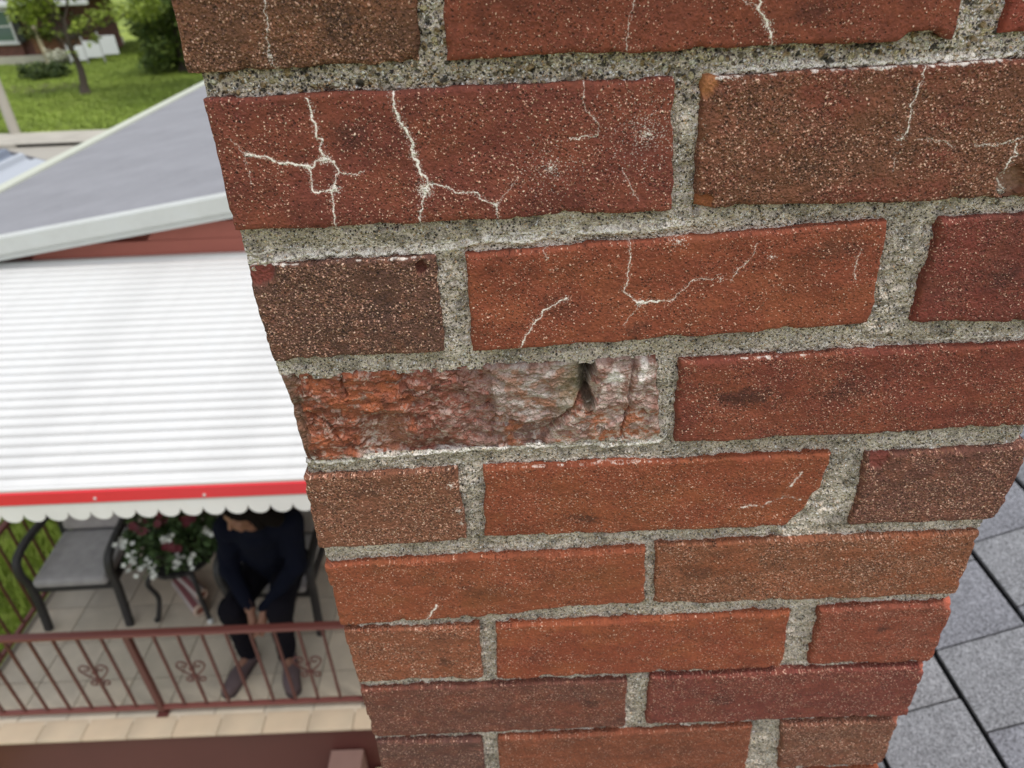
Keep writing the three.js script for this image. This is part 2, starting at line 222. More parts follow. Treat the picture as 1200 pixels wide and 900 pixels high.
function spallZ(u, h) {                          // mm, against the plane of the sound bricks
  const wu = u + 2.6 * (fbm(u / 5, h / 5, 4, 301) - 0.5) * 2, wh = h + 2.0 * (fbm(u / 5, h / 5, 4, 302) - 0.5) * 2;
  const rag = fbm(u / 15, h / 9, 5, 303), fine = ridge(u / 4.5, h / 3, 4, 304);
  let z = -4.6 + 2.2 * (rag - 0.5) * 2 + 0.5 * (fine - 0.6);
  const terr = fbm(u / 20 + 9, h / 7 + 4, 4, 305) * 9; z += 0.6 * (Math.floor(terr) + sm(0.72, 1, terr - Math.floor(terr)) - 4.5) * 0.8;
  const rise = (p, a, w = 0.55) => a * sm(-w, w, polyd(wu, wh, p));
  z += rise(SP.upper, 1.6) + rise(SP.lower, 2.0) + 2.9 * sm(-0.4, 0.4, polyd(u + 0.4 * (wu - u), h + 0.4 * (wh - h), SP.plate)) + rise(SP.right, 2.4) + rise(SP.shelf, 1.2);
  const b = polyd(wu, wh, SP.bowl); if (b > -0.6) z -= 1.2 * sm(-0.6, 0.6, b) + 2.6 * sm(0, 9, b);
  const ho = polyd(u + 0.5 * (wu - u), h, SP.hole); if (ho > -14 && u < 42 && h < 212) z -= 2.6 * sm(-13, -1, ho) * sm(22, 36, u) * sm(214, 202, h) + 14 * sm(-1.6, 0.8, ho) * sm(33, 40, u) * sm(207, 195, h);
  SP.cracks.forEach((c, k) => { const d = lined(u + (wu - u) * 0.55, h + (wh - h) * 0.55, c); if (d < 1.4) z -= (k === 4 ? 0.8 : 2.4) * (1 - sm(0.15, 1.1, d)); });
  z += flakes(u, h) * (1 - 0.35 * sm(-1, 1, polyd(u, h, SP.plate))); z += 0.22 * (fbm(u / 1.3, h / 1.1, 3, 306) - 0.5) * 2;
  return z;
}
function spallC(u, h) {
  const wu = u + 4 * (fbm(u / 6, h / 6, 4, 311) - 0.5) * 2, wh = h + 3 * (fbm(u / 6, h / 6, 4, 312) - 0.5) * 2;
  const n1 = fbm(u / 9, h / 6, 5, 313), n2 = fbm(u / 2.6, h / 2.0, 5, 314), n3 = fbm(u / 5, h / 3.5, 5, 315), vein = ridge(u / 6 + n3 * 1.6, h / 4.5 + n1 * 1.6, 4, 316);
  const orange = lerp3(C(156, 84, 52), C(130, 70, 48), sm(0.3, 0.7, n1)), red = lerp3(C(136, 76, 60), C(112, 66, 54), sm(0.35, 0.65, n3));
  let c = lerp3(orange, red, sm(-62, -46, wu + 16 * (n1 - 0.5)));
  c = lerp3(c, C(98, 52, 38), 0.75 * sm(0.52, 0.70, n3));
  // lime in the middle
  const mid = sm(-62, -52, wu) * (1 - sm(-20, -8, wu));
  c = lerp3(c, C(178, 152, 142), clamp(mid * sm(0.76, 0.92, vein) * 0.7 + mid * 0.3 * sm(0.5, 0.72, n2)));
  c = lerp3(c, C(190, 165, 152), 0.5 * sm(0.74, 0.86, vein) * sm(0.52, 0.66, n1) * (1 - sm(-60, -50, wu)));
  const mv = sm(-40, -14, wu + 14 * (n1 - 0.5)) * (1 - sm(20, 40, wu)); c = lerp3(c, lerp3(C(146, 118, 112), C(124, 88, 80), n3), 0.7 * mv * sm(0.3, 0.55, n2));
  const pl = sm(-3, 2.5, polyd(u + 0.7 * (wu - u), h + 0.6 * (wh - h), SP.plate) + 3.5 * (n2 - 0.5));
  let p = lerp3(C(150, 128, 122), C(132, 98, 86), sm(0.42, 0.62, n3)); p = lerp3(p, C(176, 166, 162), sm(0.55, 0.78, fbm(u / 7, h / 4, 5, 317)) * 0.7); p = lerp3(p, C(118, 106, 78), sm(18, 34, wu) * 0.75); p = lerp3(p, C(142, 92, 66), 0.7 * sm(0.58, 0.7, n1) );
  c = lerp3(c, p, pl);
  const under = sm(-15, -4, wu + 8 * (n1 - 0.5)) * (1 - pl) * (1 - sm(12, 26, wu)); let un = lerp3(C(138, 98, 86), C(108, 78, 70), sm(0.3, 0.7, n2)); un = lerp3(un, C(146, 84, 54), sm(0.48, 0.62, n1)); un = lerp3(un, C(186, 174, 168), 0.6 * sm(0.72, 0.86, vein)); c = lerp3(c, un, under * 0.85);
  const rt = sm(-2.5, 2, polyd(wu, wh, SP.right) + 3 * (n2 - 0.5));
  let q = lerp3(C(152, 122, 114), C(132, 92, 80), sm(0.35, 0.65, n3)); q = lerp3(q, C(158, 90, 56), sm(0.45, 0.62, n1) * sm(206, 216, wh) * 0.9); q = lerp3(q, C(176, 156, 146), 0.7 * sm(0.5, 0.7, n2));
  q = lerp3(q, C(214, 204, 200), Math.max(1 - sm(1.5, 5.5, Math.hypot(wu - 52, (wh - 191) * 0.8)), 0.8 * (1 - sm(1.2, 3.4, Math.hypot(wu - 66.5, (wh - 189) * 0.3))), 0.4 * sm(0.78, 0.9, vein)));
  c = lerp3(c, q, rt);
  const b = 0.6 * sm(-2.5, 3, polyd(wu, wh, SP.bowl) + 4 * (n2 - 0.5)); let bc = lerp3(C(112, 86, 78), C(140, 92, 72), n3); bc = lerp3(bc, C(186, 170, 162), clamp(1.4 * sm(0.45, 0.62, n2) * sm(-64, -76, wu) + 0.8 * sm(0.8, 0.9, vein))); c = lerp3(c, bc, b);
  const ho = sm(-2, 0.6, polyd(u, h, SP.hole)); c = lerp3(c, C(70, 62, 50), ho * 0.8);
  const left = 1 - sm(-111, -107.5, wu); c = lerp3(c, lerp3(C(120, 86, 66), C(92, 76, 68), n3), left * 0.8);
  const low = 1 - sm(0, 3.6, 237.5 - wh - (wu + 112) * 0.03); c = lerp3(c, C(196, 186, 180), clamp(low * sm(0.3, 0.6, n2)));
  const fa = cells((u + 2 * n3) / 4.6 + 0.3, (h + 2 * n1) / 3.2, 353)[1], gr = fbm(u / 0.7, h / 0.6, 3, 331); c = lerp3(c, C(196, 184, 176), 0.3 * sm(0.62, 0.8, fbm(u / 3, h / 2, 4, 332))); return c.map((x) => x * (0.66 + 0.25 * n2 + 0.24 * fa + 0.55 * gr));
}

// kiln marks: [u, h, half width, half height, strength]
const SOOT = [[118, 205, 24, 10, 0.6], [172, 203, 22, 10, 0.45], [36, 284, 13, 5, 0.65], [24, 150, 15, 10, 0.3], [60, 162, 10, 6, 0.4], [150, 126, 20, 8, 0.4], [-62, 68, 10, 8, 0.4], [235, 392, 7, 6, 0.5], [-52, 409, 7, 6, 0.5], [46, 462, 10, 7, 0.45], [120, 30, 12, 6, 0.35], [-60, 26, 12, 9, 0.35], [130, 90, 9, 6, 0.5], [212, 336, 16, 8, 0.35], [110, 334, 14, 9, 0.4], [-60, 146, 12, 9, 0.3], [-85, 258, 12, 6, 0.35], [230, 145, 14, 9, 0.4], [10, 405, 10, 8, 0.3], [140, 462, 18, 8, 0.3], [-20, 340, 26, 9, 0.25]];
// ---- paint the skins
const R0 = rng(4711);
const chipAt = (chips, u, h, k = 0) => { let m = 0, best = null; for (const c of chips ?? []) { const d = Math.hypot(u - c[0], h - c[1]) + 2.2 * (fbm(u / 4, h / 4, 3, 77) - 0.5) * 2; const v = 1 - sm(c[2] * (0.8 - k), c[2], d); if (v > m) { m = v; best = c; } } return [m, best]; };
IDS.forEach((id, n) => {
  const q = ROWS[id], s = SPEC[id], us = q.map((p) => p[0]), hs = q.map((p) => p[1]), a = Math.min(...us) - 4, b = Math.max(...us) + 4, c = Math.min(...hs) - 4, d = Math.max(...hs) + 4, sd = 1000 + n * 101;
  const col = C(...s.col), alt = C(...s.alt), hMid = (c + d) / 2;
  for (const win of skin) {
    if (c > win.h1 || d < win.h0) continue;
    win.each(a, b, c, d, (u, h, i) => {
      const k = 3 * i;
      if (s.spall) { const v = spallC(u, h); win.c[k] = v[0]; win.c[k + 1] = v[1]; win.c[k + 2] = v[2]; win.z[i] = 0.6 * (fbm(u / 0.8, h / 0.7, 3, sd) - 0.5) + 0.4 * (fbm(u / 2.6, h / 1.6, 4, sd + 4) - 0.5); return; }
      const m = fbm(u / 26, h / 15, 4, sd), m2 = fbm(u / 6, h / 5, 4, sd + 9), f = fbm(u / 0.9, h / 0.9, 3, sd + 20);
      let v = lerp3(col, alt, 0.85 * sm(0.40, 0.75, m));
      v = lerp3(v, v.map((x) => x * 0.66), 0.5 * sm(0.58, 0.76, fbm(u / 17 + 40, h / 11, 4, sd + 33)));      // kiss marks and soot
      v = lerp3(v, C(140, 82, 56), 0.35 * s.rough * sm(0.5, 0.75, m2));
      const g = (0.68 - 0.08 * s.rough) + 0.64 * f + 0.25 * (m2 - 0.5); const [cm, best] = chipAt(s.chips, u, h, 0.1);
      if (cm) v = lerp3(v, C(...best[4]), cm * 0.9);
      for (const [pu, ph, ru, rh, q] of SOOT) { const e = Math.hypot((u - pu) / ru, (h - ph) / rh) + 0.7 * (m2 - 0.5) + 0.5 * (f - 0.5); if (e < 1) { const t = q * sm(1, 0.2, e); v = [v[0] * (1 - t), v[1] * (1 - 0.9 * t), v[2] * (1 - 0.8 * t)]; } }
      win.c[k] = v[0] * g; win.c[k + 1] = v[1] * g; win.c[k + 2] = v[2] * g;
      win.z[i] = (0.16 + 0.34 * s.rough) * (f - 0.5) + 0.22 * (fbm(u / 2.2, h / 2.2, 3, sd + 40) - 0.5) * (0.5 + s.rough);
    });
  }
  // sand faced skin: grains bedded in the clay, pits where grains fell out
  const count = Math.round((b - a) * (d - c) * s.sand * 1.8);
  for (let i = 0; i < count; i++) {
    const u = a + (b - a) * R0(), h = c + (d - c) * R0(), pick = R0(), t = R0(), sz = R0(), el = 1 + 0.7 * R0(), an = R0() * 3.14, al = R0();
    const patch = fbm(u / 14, h / 10, 3, sd + 60); if (t > 0.15 + 1.5 * sm(0.25, 0.72, patch)) continue;
    if (chipAt(s.chips, u, h)[0] > 0.4) continue;
    const r = 0.13 + 0.27 * sz * sz * sz + (s.rough > 0.5 ? 0.10 : 0.02) * sz;
    let cc, dz = 0.10 + 0.30 * r, aa = (0.6 + 0.4 * al) * (0.8 + 0.35 * h2(n, 7, 7));
    if (pick < 0.46 - 0.14 * s.rough) cc = al < 0.74 - 0.1 * s.rough ? lerp3(C(198, 132, 108, 1.5), C(222, 184, 164, 1.65), al * 1.5) : col.map((x, k) => x * (1.25 + 0.9 * al) + 0.012 * k); else if (pick < 0.62) cc = lerp3(col, C(176, 128, 94), 0.25 + 0.4 * al); else if (pick < 0.74 + 0.1 * s.rough) { cc = lerp3(C(48, 28, 20), C(84, 50, 36), al); aa *= 0.95; } else { cc = col.map((x) => x * 0.34); dz = -0.2 - 0.35 * r; aa *= 0.85; }
    for (const win of skin) win.stamp(u, h, r, cc, aa, dz, el, an);
  }
});
// veins of lime
function trail(wins, pts, w, al, rnd, dz, step = 0.16) {
  let px = null;
  for (let i = 1; i < pts.length; i++) {
    const [ax, ay] = pts[i - 1], [bx, by] = pts[i], L = Math.hypot(bx - ax, by - ay), n = Math.ceil(L / step);
    for (let k = 0; k < n; k++) {
      const t = k / n, x = ax + (bx - ax) * t, y = ay + (by - ay) * t;
      const ju = x + 1.3 * (fbm(x / 2.4, y / 2.4, 3, 501) - 0.5) * 2, jh = y + 1.3 * (fbm(x / 2.4, y / 2.4, 3, 502) - 0.5) * 2, e = 0.55 + 0.9 * vn(x / 1.7, y / 1.7, 503);
      const on = sm(0.16, 0.4, vn(x / 2.3, y / 2.3, 504) + al - 0.55);
      for (const win of wins) win.stamp(ju + (rnd() - 0.5) * w * 0.5, jh + (rnd() - 0.5) * w * 0.5, Math.max(0.16, w * e * (0.7 + 0.5 * rnd())), WHITE, al * on * (0.45 + 0.4 * rnd()), dz);
      if (rnd() < 0.22) for (const win of wins) win.stamp(ju + (rnd() - 0.5) * w * 5, jh + (rnd() - 0.5) * w * 5, 0.12 + 0.12 * rnd(), WHITE, 0.6 * al, 0);
    }
  }
}
const R1 = rng(99);
for (const [w, al, pts] of VEINS) {
  trail(skin, pts, w * 0.66, al * 0.95, R1, 0.012);
  for (let i = 1; i < pts.length; i++) for (let k = 0, n = 14 * Math.hypot(pts[i][0] - pts[i - 1][0], pts[i][1] - pts[i - 1][1]) * w * al; k < n; k++) { const t = R1(), q = (R1() + R1() + R1() - 1.5) * 2.6 * w ** 0.5, o = (R1() - 0.5) * 1.6; const u = pts[i - 1][0] + (pts[i][0] - pts[i - 1][0]) * t + q, h = pts[i - 1][1] + (pts[i][1] - pts[i - 1][1]) * t + o; for (const win of skin) win.stamp(u, h, 0.12 + 0.2 * R1(), WHITE, 0.10 + 0.28 * R1(), 0); }
}
for (const [u, h, r, n] of BLOTCH) for (let i = 0; i < n; i++) { const a = R1() * 6.283, q = Math.sqrt(R1()) * R1() * r * 1.3; for (const win of skin) win.stamp(u + Math.cos(a) * q, h + Math.sin(a) * q * 0.8, 0.12 + 0.2 * R1(), WHITE, 0.25 + 0.4 * R1(), 0.02); }
// lime smears over brick arrises next to the limed joints
for (const [w, pts] of LIME) trail(skin, pts.map((p) => [p[0], p[1] + 1]), w * 0.55, 0.55, R1, 0.01, 0.3);

// ---- paint the mortar
{
  const R = rng(2024), M = (r, g, b) => C(r * 1.0, g * 0.985, b * 1.04, 1.82), pal = [M(206, 196, 180), M(186, 175, 154), M(160, 148, 126), M(190, 172, 140), M(120, 108, 90), M(56, 52, 47), M(30, 28, 26), M(36, 33, 30), M(164, 134, 98), M(216, 212, 204), M(138, 130, 120)];
  for (const win of joint) {
    win.each(-132, 296, -24, 600, (u, h, i) => {
      const m = fbm(u / 22, h / 14, 4, 700), f = fbm(u / 0.8, h / 0.8, 3, 720), k = 3 * i, d = fbm(u / 7, h / 6, 4, 740);
      let v = lerp3(M(148, 138, 120), M(172, 162, 144), sm(0.3, 0.7, m)); v = lerp3(v, M(100, 93, 80), 0.7 * sm(0.52, 0.72, d)); const g = 0.5 + 0.85 * f;
      win.c[k] = v[0] * g; win.c[k + 1] = v[1] * g; win.c[k + 2] = v[2] * g; win.z[i] = 0.55 * (f - 0.5) + 0.5 * (fbm(u / 2.4, h / 2.4, 3, 760) - 0.5);
    });
  }
  const near = (u, h) => { for (const id of IDS) { const q = ROWS[id]; if (h > q[0][1] - 3 && h < q[2][1] + 4 && u > Math.min(q[0][0], q[3][0]) - 1 && u < Math.max(q[1][0], q[2][0]) + 1 && quadIn(q, u, h) > 3) return true; } return false; };
  for (let i = 0; i < 420000; i++) {
    const u = -122 + 404 * R(), h = -22 + 600 * R(), p = R(), s = R(), el = 1 + 0.6 * R(), an = R() * 3.14, al = R();
    if (near(u, h)) continue;
    const coarse = h < 60 ? 1.25 : 1, r = (0.15 + 0.34 * s * s) * coarse;
    const cc = pal[Math.floor(p * pal.length)].map((x) => x * (0.75 + 0.5 * al));
    for (const win of joint) win.stamp(u, h, r, cc, 0.95, 0.16 + 0.35 * r, el, an);
  }
  for (let i = 0; i < 26000; i++) {              // pebbles and the sockets they left
    const u = -122 + 404 * R(), h = -22 + 600 * R(), p = R(), s = R(), el = 1 + 0.7 * R(), an = R() * 3.14, al = R();
    if (near(u, h)) continue; if (h > 60 && s > 0.35) continue;
    const r = 0.5 + 0.9 * s * s;
    if (p < 0.18) { for (const win of joint) win.stamp(u, h, r * 0.8, C(34, 32, 28), 0.75, -0.6 * r, el, an); continue; }
    const cc = (p < 0.4 ? C(150, 122, 84) : p < 0.6 ? C(196, 180, 146) : p < 0.72 ? C(110, 96, 78) : p < 0.9 ? C(206, 200, 188) : C(54, 50, 46)).map((x) => x * (0.8 + 0.4 * al));
    for (const win of joint) win.stamp(u, h, r, cc, 0.9, 0.55 * r, el, an);
  }
  for (const [w, pts] of LIME) { trail(joint, pts, w * 0.62, 0.66, R, 0.02, 0.26); trail(joint, pts.map((p) => [p[0], p[1] - 1.4]), w * 0.45, 0.45, R, 0.02, 0.34); }
}
const skinM = skin.map((w) => w.material(0.86)), jointM = joint.map((w) => w.material(0.93));

// ---- brick geometry: a displaced face with worn arrises, sides running back into the wall
function steps(L, d) { const e = [0, 0.25, 0.7, 1.3, 2.1, 3]; const n = Math.max(2, Math.round((L - 6) / d)), a = [...e]; for (let i = 1; i < n; i++) a.push(3 + (L - 6) * i / n); for (let i = e.length - 1; i >= 0; i--) a.push(L - e[i]); return a; }
function brickGeo(id, n) {
  const q = ROWS[id], s = SPEC[id], sd = 3000 + n * 57, W = Math.hypot(q[1][0] - q[0][0], q[1][1] - q[0][1]), H = q[3][1] - q[0][1];
  const step = s.spall ? 0.46 : 1.15, X = steps(W, step), Y = steps(H, step), nx = X.length, ny = Y.length, P = [], T = [], I = [];
  const win = q[0][1] < 236 ? skin[0] : skin[1], proud = (h2(n, 3, 5) - 0.5) * 1.6, tx = (h2(n, 4, 5) - 0.5) * 1.0, ty = (h2(n, 5, 5) - 0.5) * 0.8;
  const wob = (t, k) => (fbm(t / 13, k * 7.7, 4, sd + k) - 0.5) * 2.6 + (fbm(t / 3.2, k * 3.3, 3, sd + k + 8) - 0.5) * 0.9;
  const fall = (d) => Math.exp(-d / 4);
  for (let j = 0; j < ny; j++) for (let i = 0; i < nx; i++) {
    const a = X[i] / W, b = Y[j] / H;
    let u = (q[0][0] * (1 - a) + q[1][0] * a) * (1 - b) + (q[3][0] * (1 - a) + q[2][0] * a) * b, h = (q[0][1] * (1 - a) + q[1][1] * a) * (1 - b) + (q[3][1] * (1 - a) + q[2][1] * a) * b;
    const dT = Y[j], dB = H - Y[j], dL = X[i], dR = W - X[i], amp = s.spall ? 1.25 : 1, a0 = q[0][0] < -100, a1 = q[1][0] > 265;
    h += wob(u, 1) * fall(dT) * amp * 0.8 + wob(u, 2) * fall(dB) * amp; u += wob(h, 3) * fall(dL) * amp * (a0 ? 0.45 : 1) + wob(h, 4) * fall(dR) * amp * (a1 ? 0.6 : 1);
    if (id === 'r4b') u -= 8.5 * sm(0.66, 1.02, b) * sm(24, 0, dR) + 4.2 * sm(0.44, 0.53, b) * sm(12, 0, dR);
    if (id === 'r0b') h -= 3.2 * sm(0, 6, X[i] - W + 22) * sm(0, -5, X[i] - W + 2) * sm(20, 0, dB);
    if (id === 'r5a') h -= 3.6 * sm(112, 130, u + 116) * sm(24, 0, dB);
    const d = Math.min(dT, dB, dL, dR), cn = fbm(u / 7, h / 7, 3, sd + 30), R = 1.3 + 1.1 * cn + (cn > 0.6 ? (cn - 0.6) * 14 : 0);
    let z = d < R ? -(R - Math.sqrt(Math.max(0, R * R - (R - d) * (R - d)))) * 0.9 : 0;
    const dx = Math.min(dL, dR), dy = Math.min(dT, dB); if (dx < 4 && dy < 4) z -= 0.8 * (1 - dx / 4) * (1 - dy / 4);
    if (s.spall) z = z * 0.6 + spallZ(u, h) * sm(-0.5, 1.4, d) - 4.0 * (1 - sm(-0.5, 1.4, d));
    else {
      z += 2.4 * (fbm(u / 30, h / 20, 3, sd + 50) - 0.5) + (0.35 + 0.5 * s.rough) * (fbm(u / 5, h / 5, 3, sd + 60) - 0.5) + (0.12 + 0.22 * s.rough) * (fbm(u / 1.7, h / 1.7, 2, sd + 70) - 0.5) + proud + tx * (a - 0.5) * 2 + ty * (b - 0.5) * 2;
      const [cm, best] = chipAt(s.chips, u, h); if (cm) z -= cm * best[3] * (0.8 + 0.5 * fbm(u / 2, h / 2, 3, 88));
    }
    P.push(u / 1000, -h / 1000, FZ + z / 1000); T.push(...win.uv(u, h));
  }
  for (let j = 0; j < ny - 1; j++) for (let i = 0; i < nx - 1; i++) { const k = j * nx + i; I.push(k, k + nx, k + 1, k + 1, k + nx, k + nx + 1); }
  // sides
  const ring = []; for (let i = 0; i < nx; i++) ring.push(i); for (let j = 1; j < ny; j++) ring.push(j * nx + nx - 1); for (let i = nx - 2; i >= 0; i--) ring.push((ny - 1) * nx + i); for (let j = ny - 2; j > 0; j--) ring.push(j * nx);
  const half = W < 120, zb = FZ - (half ? 0.188 : 0.090); let prev = ring;
  const back = FZ - zb, rings = [0.0025, 0.010]; for (let d = 0.022; d < back - 0.012; d += 0.022) rings.push(d); rings.push(0);
  for (const dz of rings) {
    const now = ring.map((k) => { P.push(P[3 * k], P[3 * k + 1], dz ? Math.min(P[3 * k + 2], FZ) - dz : zb); const uu = P[3 * k] * 1000, hh = -P[3 * k + 1] * 1000; const cu = (q[0][0] + q[2][0]) / 2, ch = (q[0][1] + q[2][1]) / 2, side = Math.abs(uu - cu) / W > Math.abs(hh - ch) / H, mm = (dz || back) * 1000, e = 22 - Math.abs(mm % 44 - 22); T.push(...win.uv(uu + (side ? Math.sign(cu - uu) * e : 0), hh + (side ? 0 : Math.sign(ch - hh) * e))); return P.length / 3 - 1; });
    for (let i = 0; i < ring.length; i++) { const j = (i + 1) % ring.length; I.push(prev[i], prev[j], now[i], prev[j], now[j], now[i]); }
    prev = now;
  }
  const c = P.length / 3; P.push((q[0][0] + q[2][0]) / 2000, -(q[0][1] + q[2][1]) / 2000, zb); T.push(...win.uv((q[0][0] + q[2][0]) / 2, (q[0][1] + q[2][1]) / 2)); for (let i = 0; i < ring.length; i++) I.push(prev[i], prev[(i + 1) % ring.length], c);
  const g = new THREE.BufferGeometry(); g.setAttribute('position', new THREE.Float32BufferAttribute(P, 3)); g.setAttribute('uv', new THREE.Float32BufferAttribute(T, 2)); g.setIndex(I); g.computeVertexNormals(); return g;
}
const chimney = thing('brick_chimney', 'weathered red brick chimney with sandy mortar and white lime cracks, filling the foreground', 'chimney');
IDS.forEach((id, n) => {
  const b = mesh('brick', brickGeo(id, n), skinM[ROWS[id][0][1] < 236 ? 0 : 1], chimney);
  if (id === 'r3a') b.userData.label = 'spalled brick with its broken face flaked away in layers';
});
// ---- mortar: one relief for the whole face, cut into a strip per bed joint
{
  const st = 0.85, u0 = -116.6, u1 = 275.6, h0 = -20, h1 = 585, nx = Math.round((u1 - u0) / st) + 1, ny = Math.round((h1 - h0) / st) + 1, P = new Float32Array(nx * ny * 3), inside = new Uint8Array(nx * ny);
  const EL = [[-20, -116], [46, -117.5], [115, -118], [178, -116.5], [241, -114], [307, -116], [371, -114.2], [432, -112.8], [495, -111.2], [600, -111]], edgeL = (h) => { let i = 1; while (i < EL.length - 1 && EL[i][0] < h) i++; const [a, b] = [EL[i - 1], EL[i]]; return a[1] + (b[1] - a[1]) * clamp((h - a[0]) / (b[0] - a[0])); };
  const near = (u, h, k) => { for (const id of IDS) { const q = ROWS[id]; if (h > q[0][1] - 12 && h < q[2][1] + 12 && u > Math.min(q[0][0], q[3][0]) && u < Math.max(q[1][0], q[2][0]) && quadIn(q, u, h) > (id === 'r3a' ? 1.5 : k) && !(id === 'r4b' && u > 146)) return true; } return u < -108 && h > 183.5 && h < 237.5; };
  for (let j = 0; j < ny; j++) for (let i = 0; i < nx; i++) {
    const h = h0 + j * st, e = 1.6 * (fbm(h / 9, 2.2, 3, 801) - 0.5) * 2, e2 = 1.6 * (fbm(h / 9, 6.2, 3, 802) - 0.5) * 2, uL = edgeL(h) + 0.6 * e, u = uL + (u1 + e2 - uL) * i / (nx - 1), k = j * nx + i;
    let z = -5.0 + 3.0 * (fbm(u / 30, h / 9, 3, 811) - 0.5) + 2.2 * (fbm(u / 4, h / 3.4, 3, 812) - 0.5) + 1.5 * (fbm(u / 1.5, h / 1.5, 2, 813) - 0.5); z -= 1.6 * sm(0.62, 0.8, fbm(u / 6 + 50, h / 3.5, 3, 815));
    const ed = Math.min(u - uL, u1 - u); z -= 1.0 * (1 - sm(0, 3, ed));
    for (const [w, pts] of LIME) if (w > 1 && Math.abs(h - pts[0][1]) < 16) { const d = lined(u, h, pts); if (d < 3) z += 1.1 * (1 - sm(0.3, 2.6, d)); }
    P[3 * k] = u / 1000; P[3 * k + 1] = -h / 1000; P[3 * k + 2] = FZ + z / 1000; inside[k] = near(u, h, 2.6) ? 1 : 0;
  }
  const all = new THREE.BufferGeometry(); all.setAttribute('position', new THREE.BufferAttribute(P, 3));
  const idx = []; for (let j = 0; j < ny - 1; j++) for (let i = 0; i < nx - 1; i++) { const k = j * nx + i; if (inside[k] && inside[k + 1] && inside[k + nx] && inside[k + nx + 1]) continue; idx.push(k, k + nx, k + 1, k + 1, k + nx, k + nx + 1); }
  all.setIndex(idx); all.computeVertexNormals(); const N = all.attributes.normal.array;
  const cuts = [-100, 15, 78, 146, 208, 271, 336, 401, 463, 528, 700];
  for (let b = 0; b < cuts.length - 1; b++) {
    const map = new Map(), p = [], nn = [], t = [], I = [], win = cuts[b + 1] < 275 ? joint[0] : joint[1];
    const vert = (k) => { if (!map.has(k)) { map.set(k, p.length / 3); p.push(P[3 * k], P[3 * k + 1], P[3 * k + 2]); nn.push(N[3 * k], N[3 * k + 1], N[3 * k + 2]); t.push(...win.uv(P[3 * k] * 1000, -P[3 * k + 1] * 1000)); } return map.get(k); };
    for (let i = 0; i < idx.length; i += 3) { const h = -(P[3 * idx[i] + 1] + P[3 * idx[i + 1] + 1] + P[3 * idx[i + 2] + 1]) / 3 * 1000; if (h >= cuts[b] && h < cuts[b + 1]) I.push(vert(idx[i]), vert(idx[i + 1]), vert(idx[i + 2])); }
    if (!I.length) continue;
    const g = new THREE.BufferGeometry(); g.setAttribute('position', new THREE.Float32BufferAttribute(p, 3)); g.setAttribute('normal', new THREE.Float32BufferAttribute(nn, 3)); g.setAttribute('uv', new THREE.Float32BufferAttribute(t, 2)); g.setIndex(I);
    mesh('mortar_joint', g, jointM[cuts[b + 1] < 275 ? 0 : 1], chimney);
  }
}
// ---- the rest of the stack: core, side and back bricks, courses above and below the frame
{
  const patch = (g, seed) => { const uv = g.attributes.uv, a = (h2(seed, 1, 9)) * 0.08, b = h2(seed, 2, 9) * 0.02; const [U, V] = skin[1].uv(-10 + 100 * a, 250), [U2, V2] = skin[1].uv(140 + 100 * a, 292); for (let i = 0; i < uv.count; i++) uv.setXY(i, U + (U2 - U) * uv.getX(i), V + b + (V2 - V) * uv.getY(i)); return g; };
  const coreG = box(0.366, 1.47, 0.342, 0.003); const uv = coreG.attributes.uv; for (let i = 0; i < uv.count; i++) { const [a, b] = joint[1].uv(-60 + 120 * uv.getX(i), 306 + 3 * uv.getY(i)); uv.setXY(i, a, b); }
  mesh('mortar_core', at(coreG, 0.0795, -0.67, -0.4955), jointM[1], chimney);
  const L = [0, 1, 2, 3].map((k) => patch(box(0.19, 0.053, 0.09, 0.002), k)), S = [4, 5, 6].map((k) => patch(box(0.085, 0.053, 0.19, 0.002), k)), SD = [7, 8, 9].map((k) => patch(box(0.09, 0.053, 0.19, 0.002), k));
  const tops = [-75, -12, 52, 122, 183, 246, 312, 374, 435, 499]; while (tops[tops.length - 1] < 1290) tops.push(tops[tops.length - 1] + 63);
  tops.forEach((h, c) => {
    const y = -(h + 26.5) / 1000, half = c % 2 === 1, seen = h > -20 && h < 500, j = () => (h2(c, seenN++, 44) - 0.5) * 0.0025; let seenN = 0;
    // front (only where no detailed brick stands) and back
    for (const [z, front] of [[-0.345, true], [-0.646, false]]) {
      if (front && seen) continue;
      if (half) { for (const x of [-0.0735, 0.2335]) mesh('brick', S[(c + (x > 0)) % 3], skinM[1], chimney, [x + j(), y, (front ? -0.395 : -0.596) + j()]); mesh('brick', L[c % 4], skinM[1], chimney, [0.08, y, z + j()]); }
      else for (const x of [-0.021, 0.181]) mesh('brick', L[(c + (x > 0)) % 4], skinM[1], chimney, [x + j(), y, z + j()]);
    }
    if (!half) for (const x of [-0.071, 0.231]) mesh('brick', SD[(c + (x > 0)) % 3], skinM[1], chimney, [x + j(), y, -0.4955]);
  });
  const crown = box(0.44, 0.05, 0.44, 0.008); const cu = crown.attributes.uv; for (let i = 0; i < cu.count; i++) { const [a, b] = joint[1].uv(-60 + 120 * cu.getX(i), 306 + 3 * cu.getY(i)); cu.setXY(i, a, b); }
  mesh('crown', at(crown, 0.0795, 0.106, -0.4955), jointM[1], chimney);
}

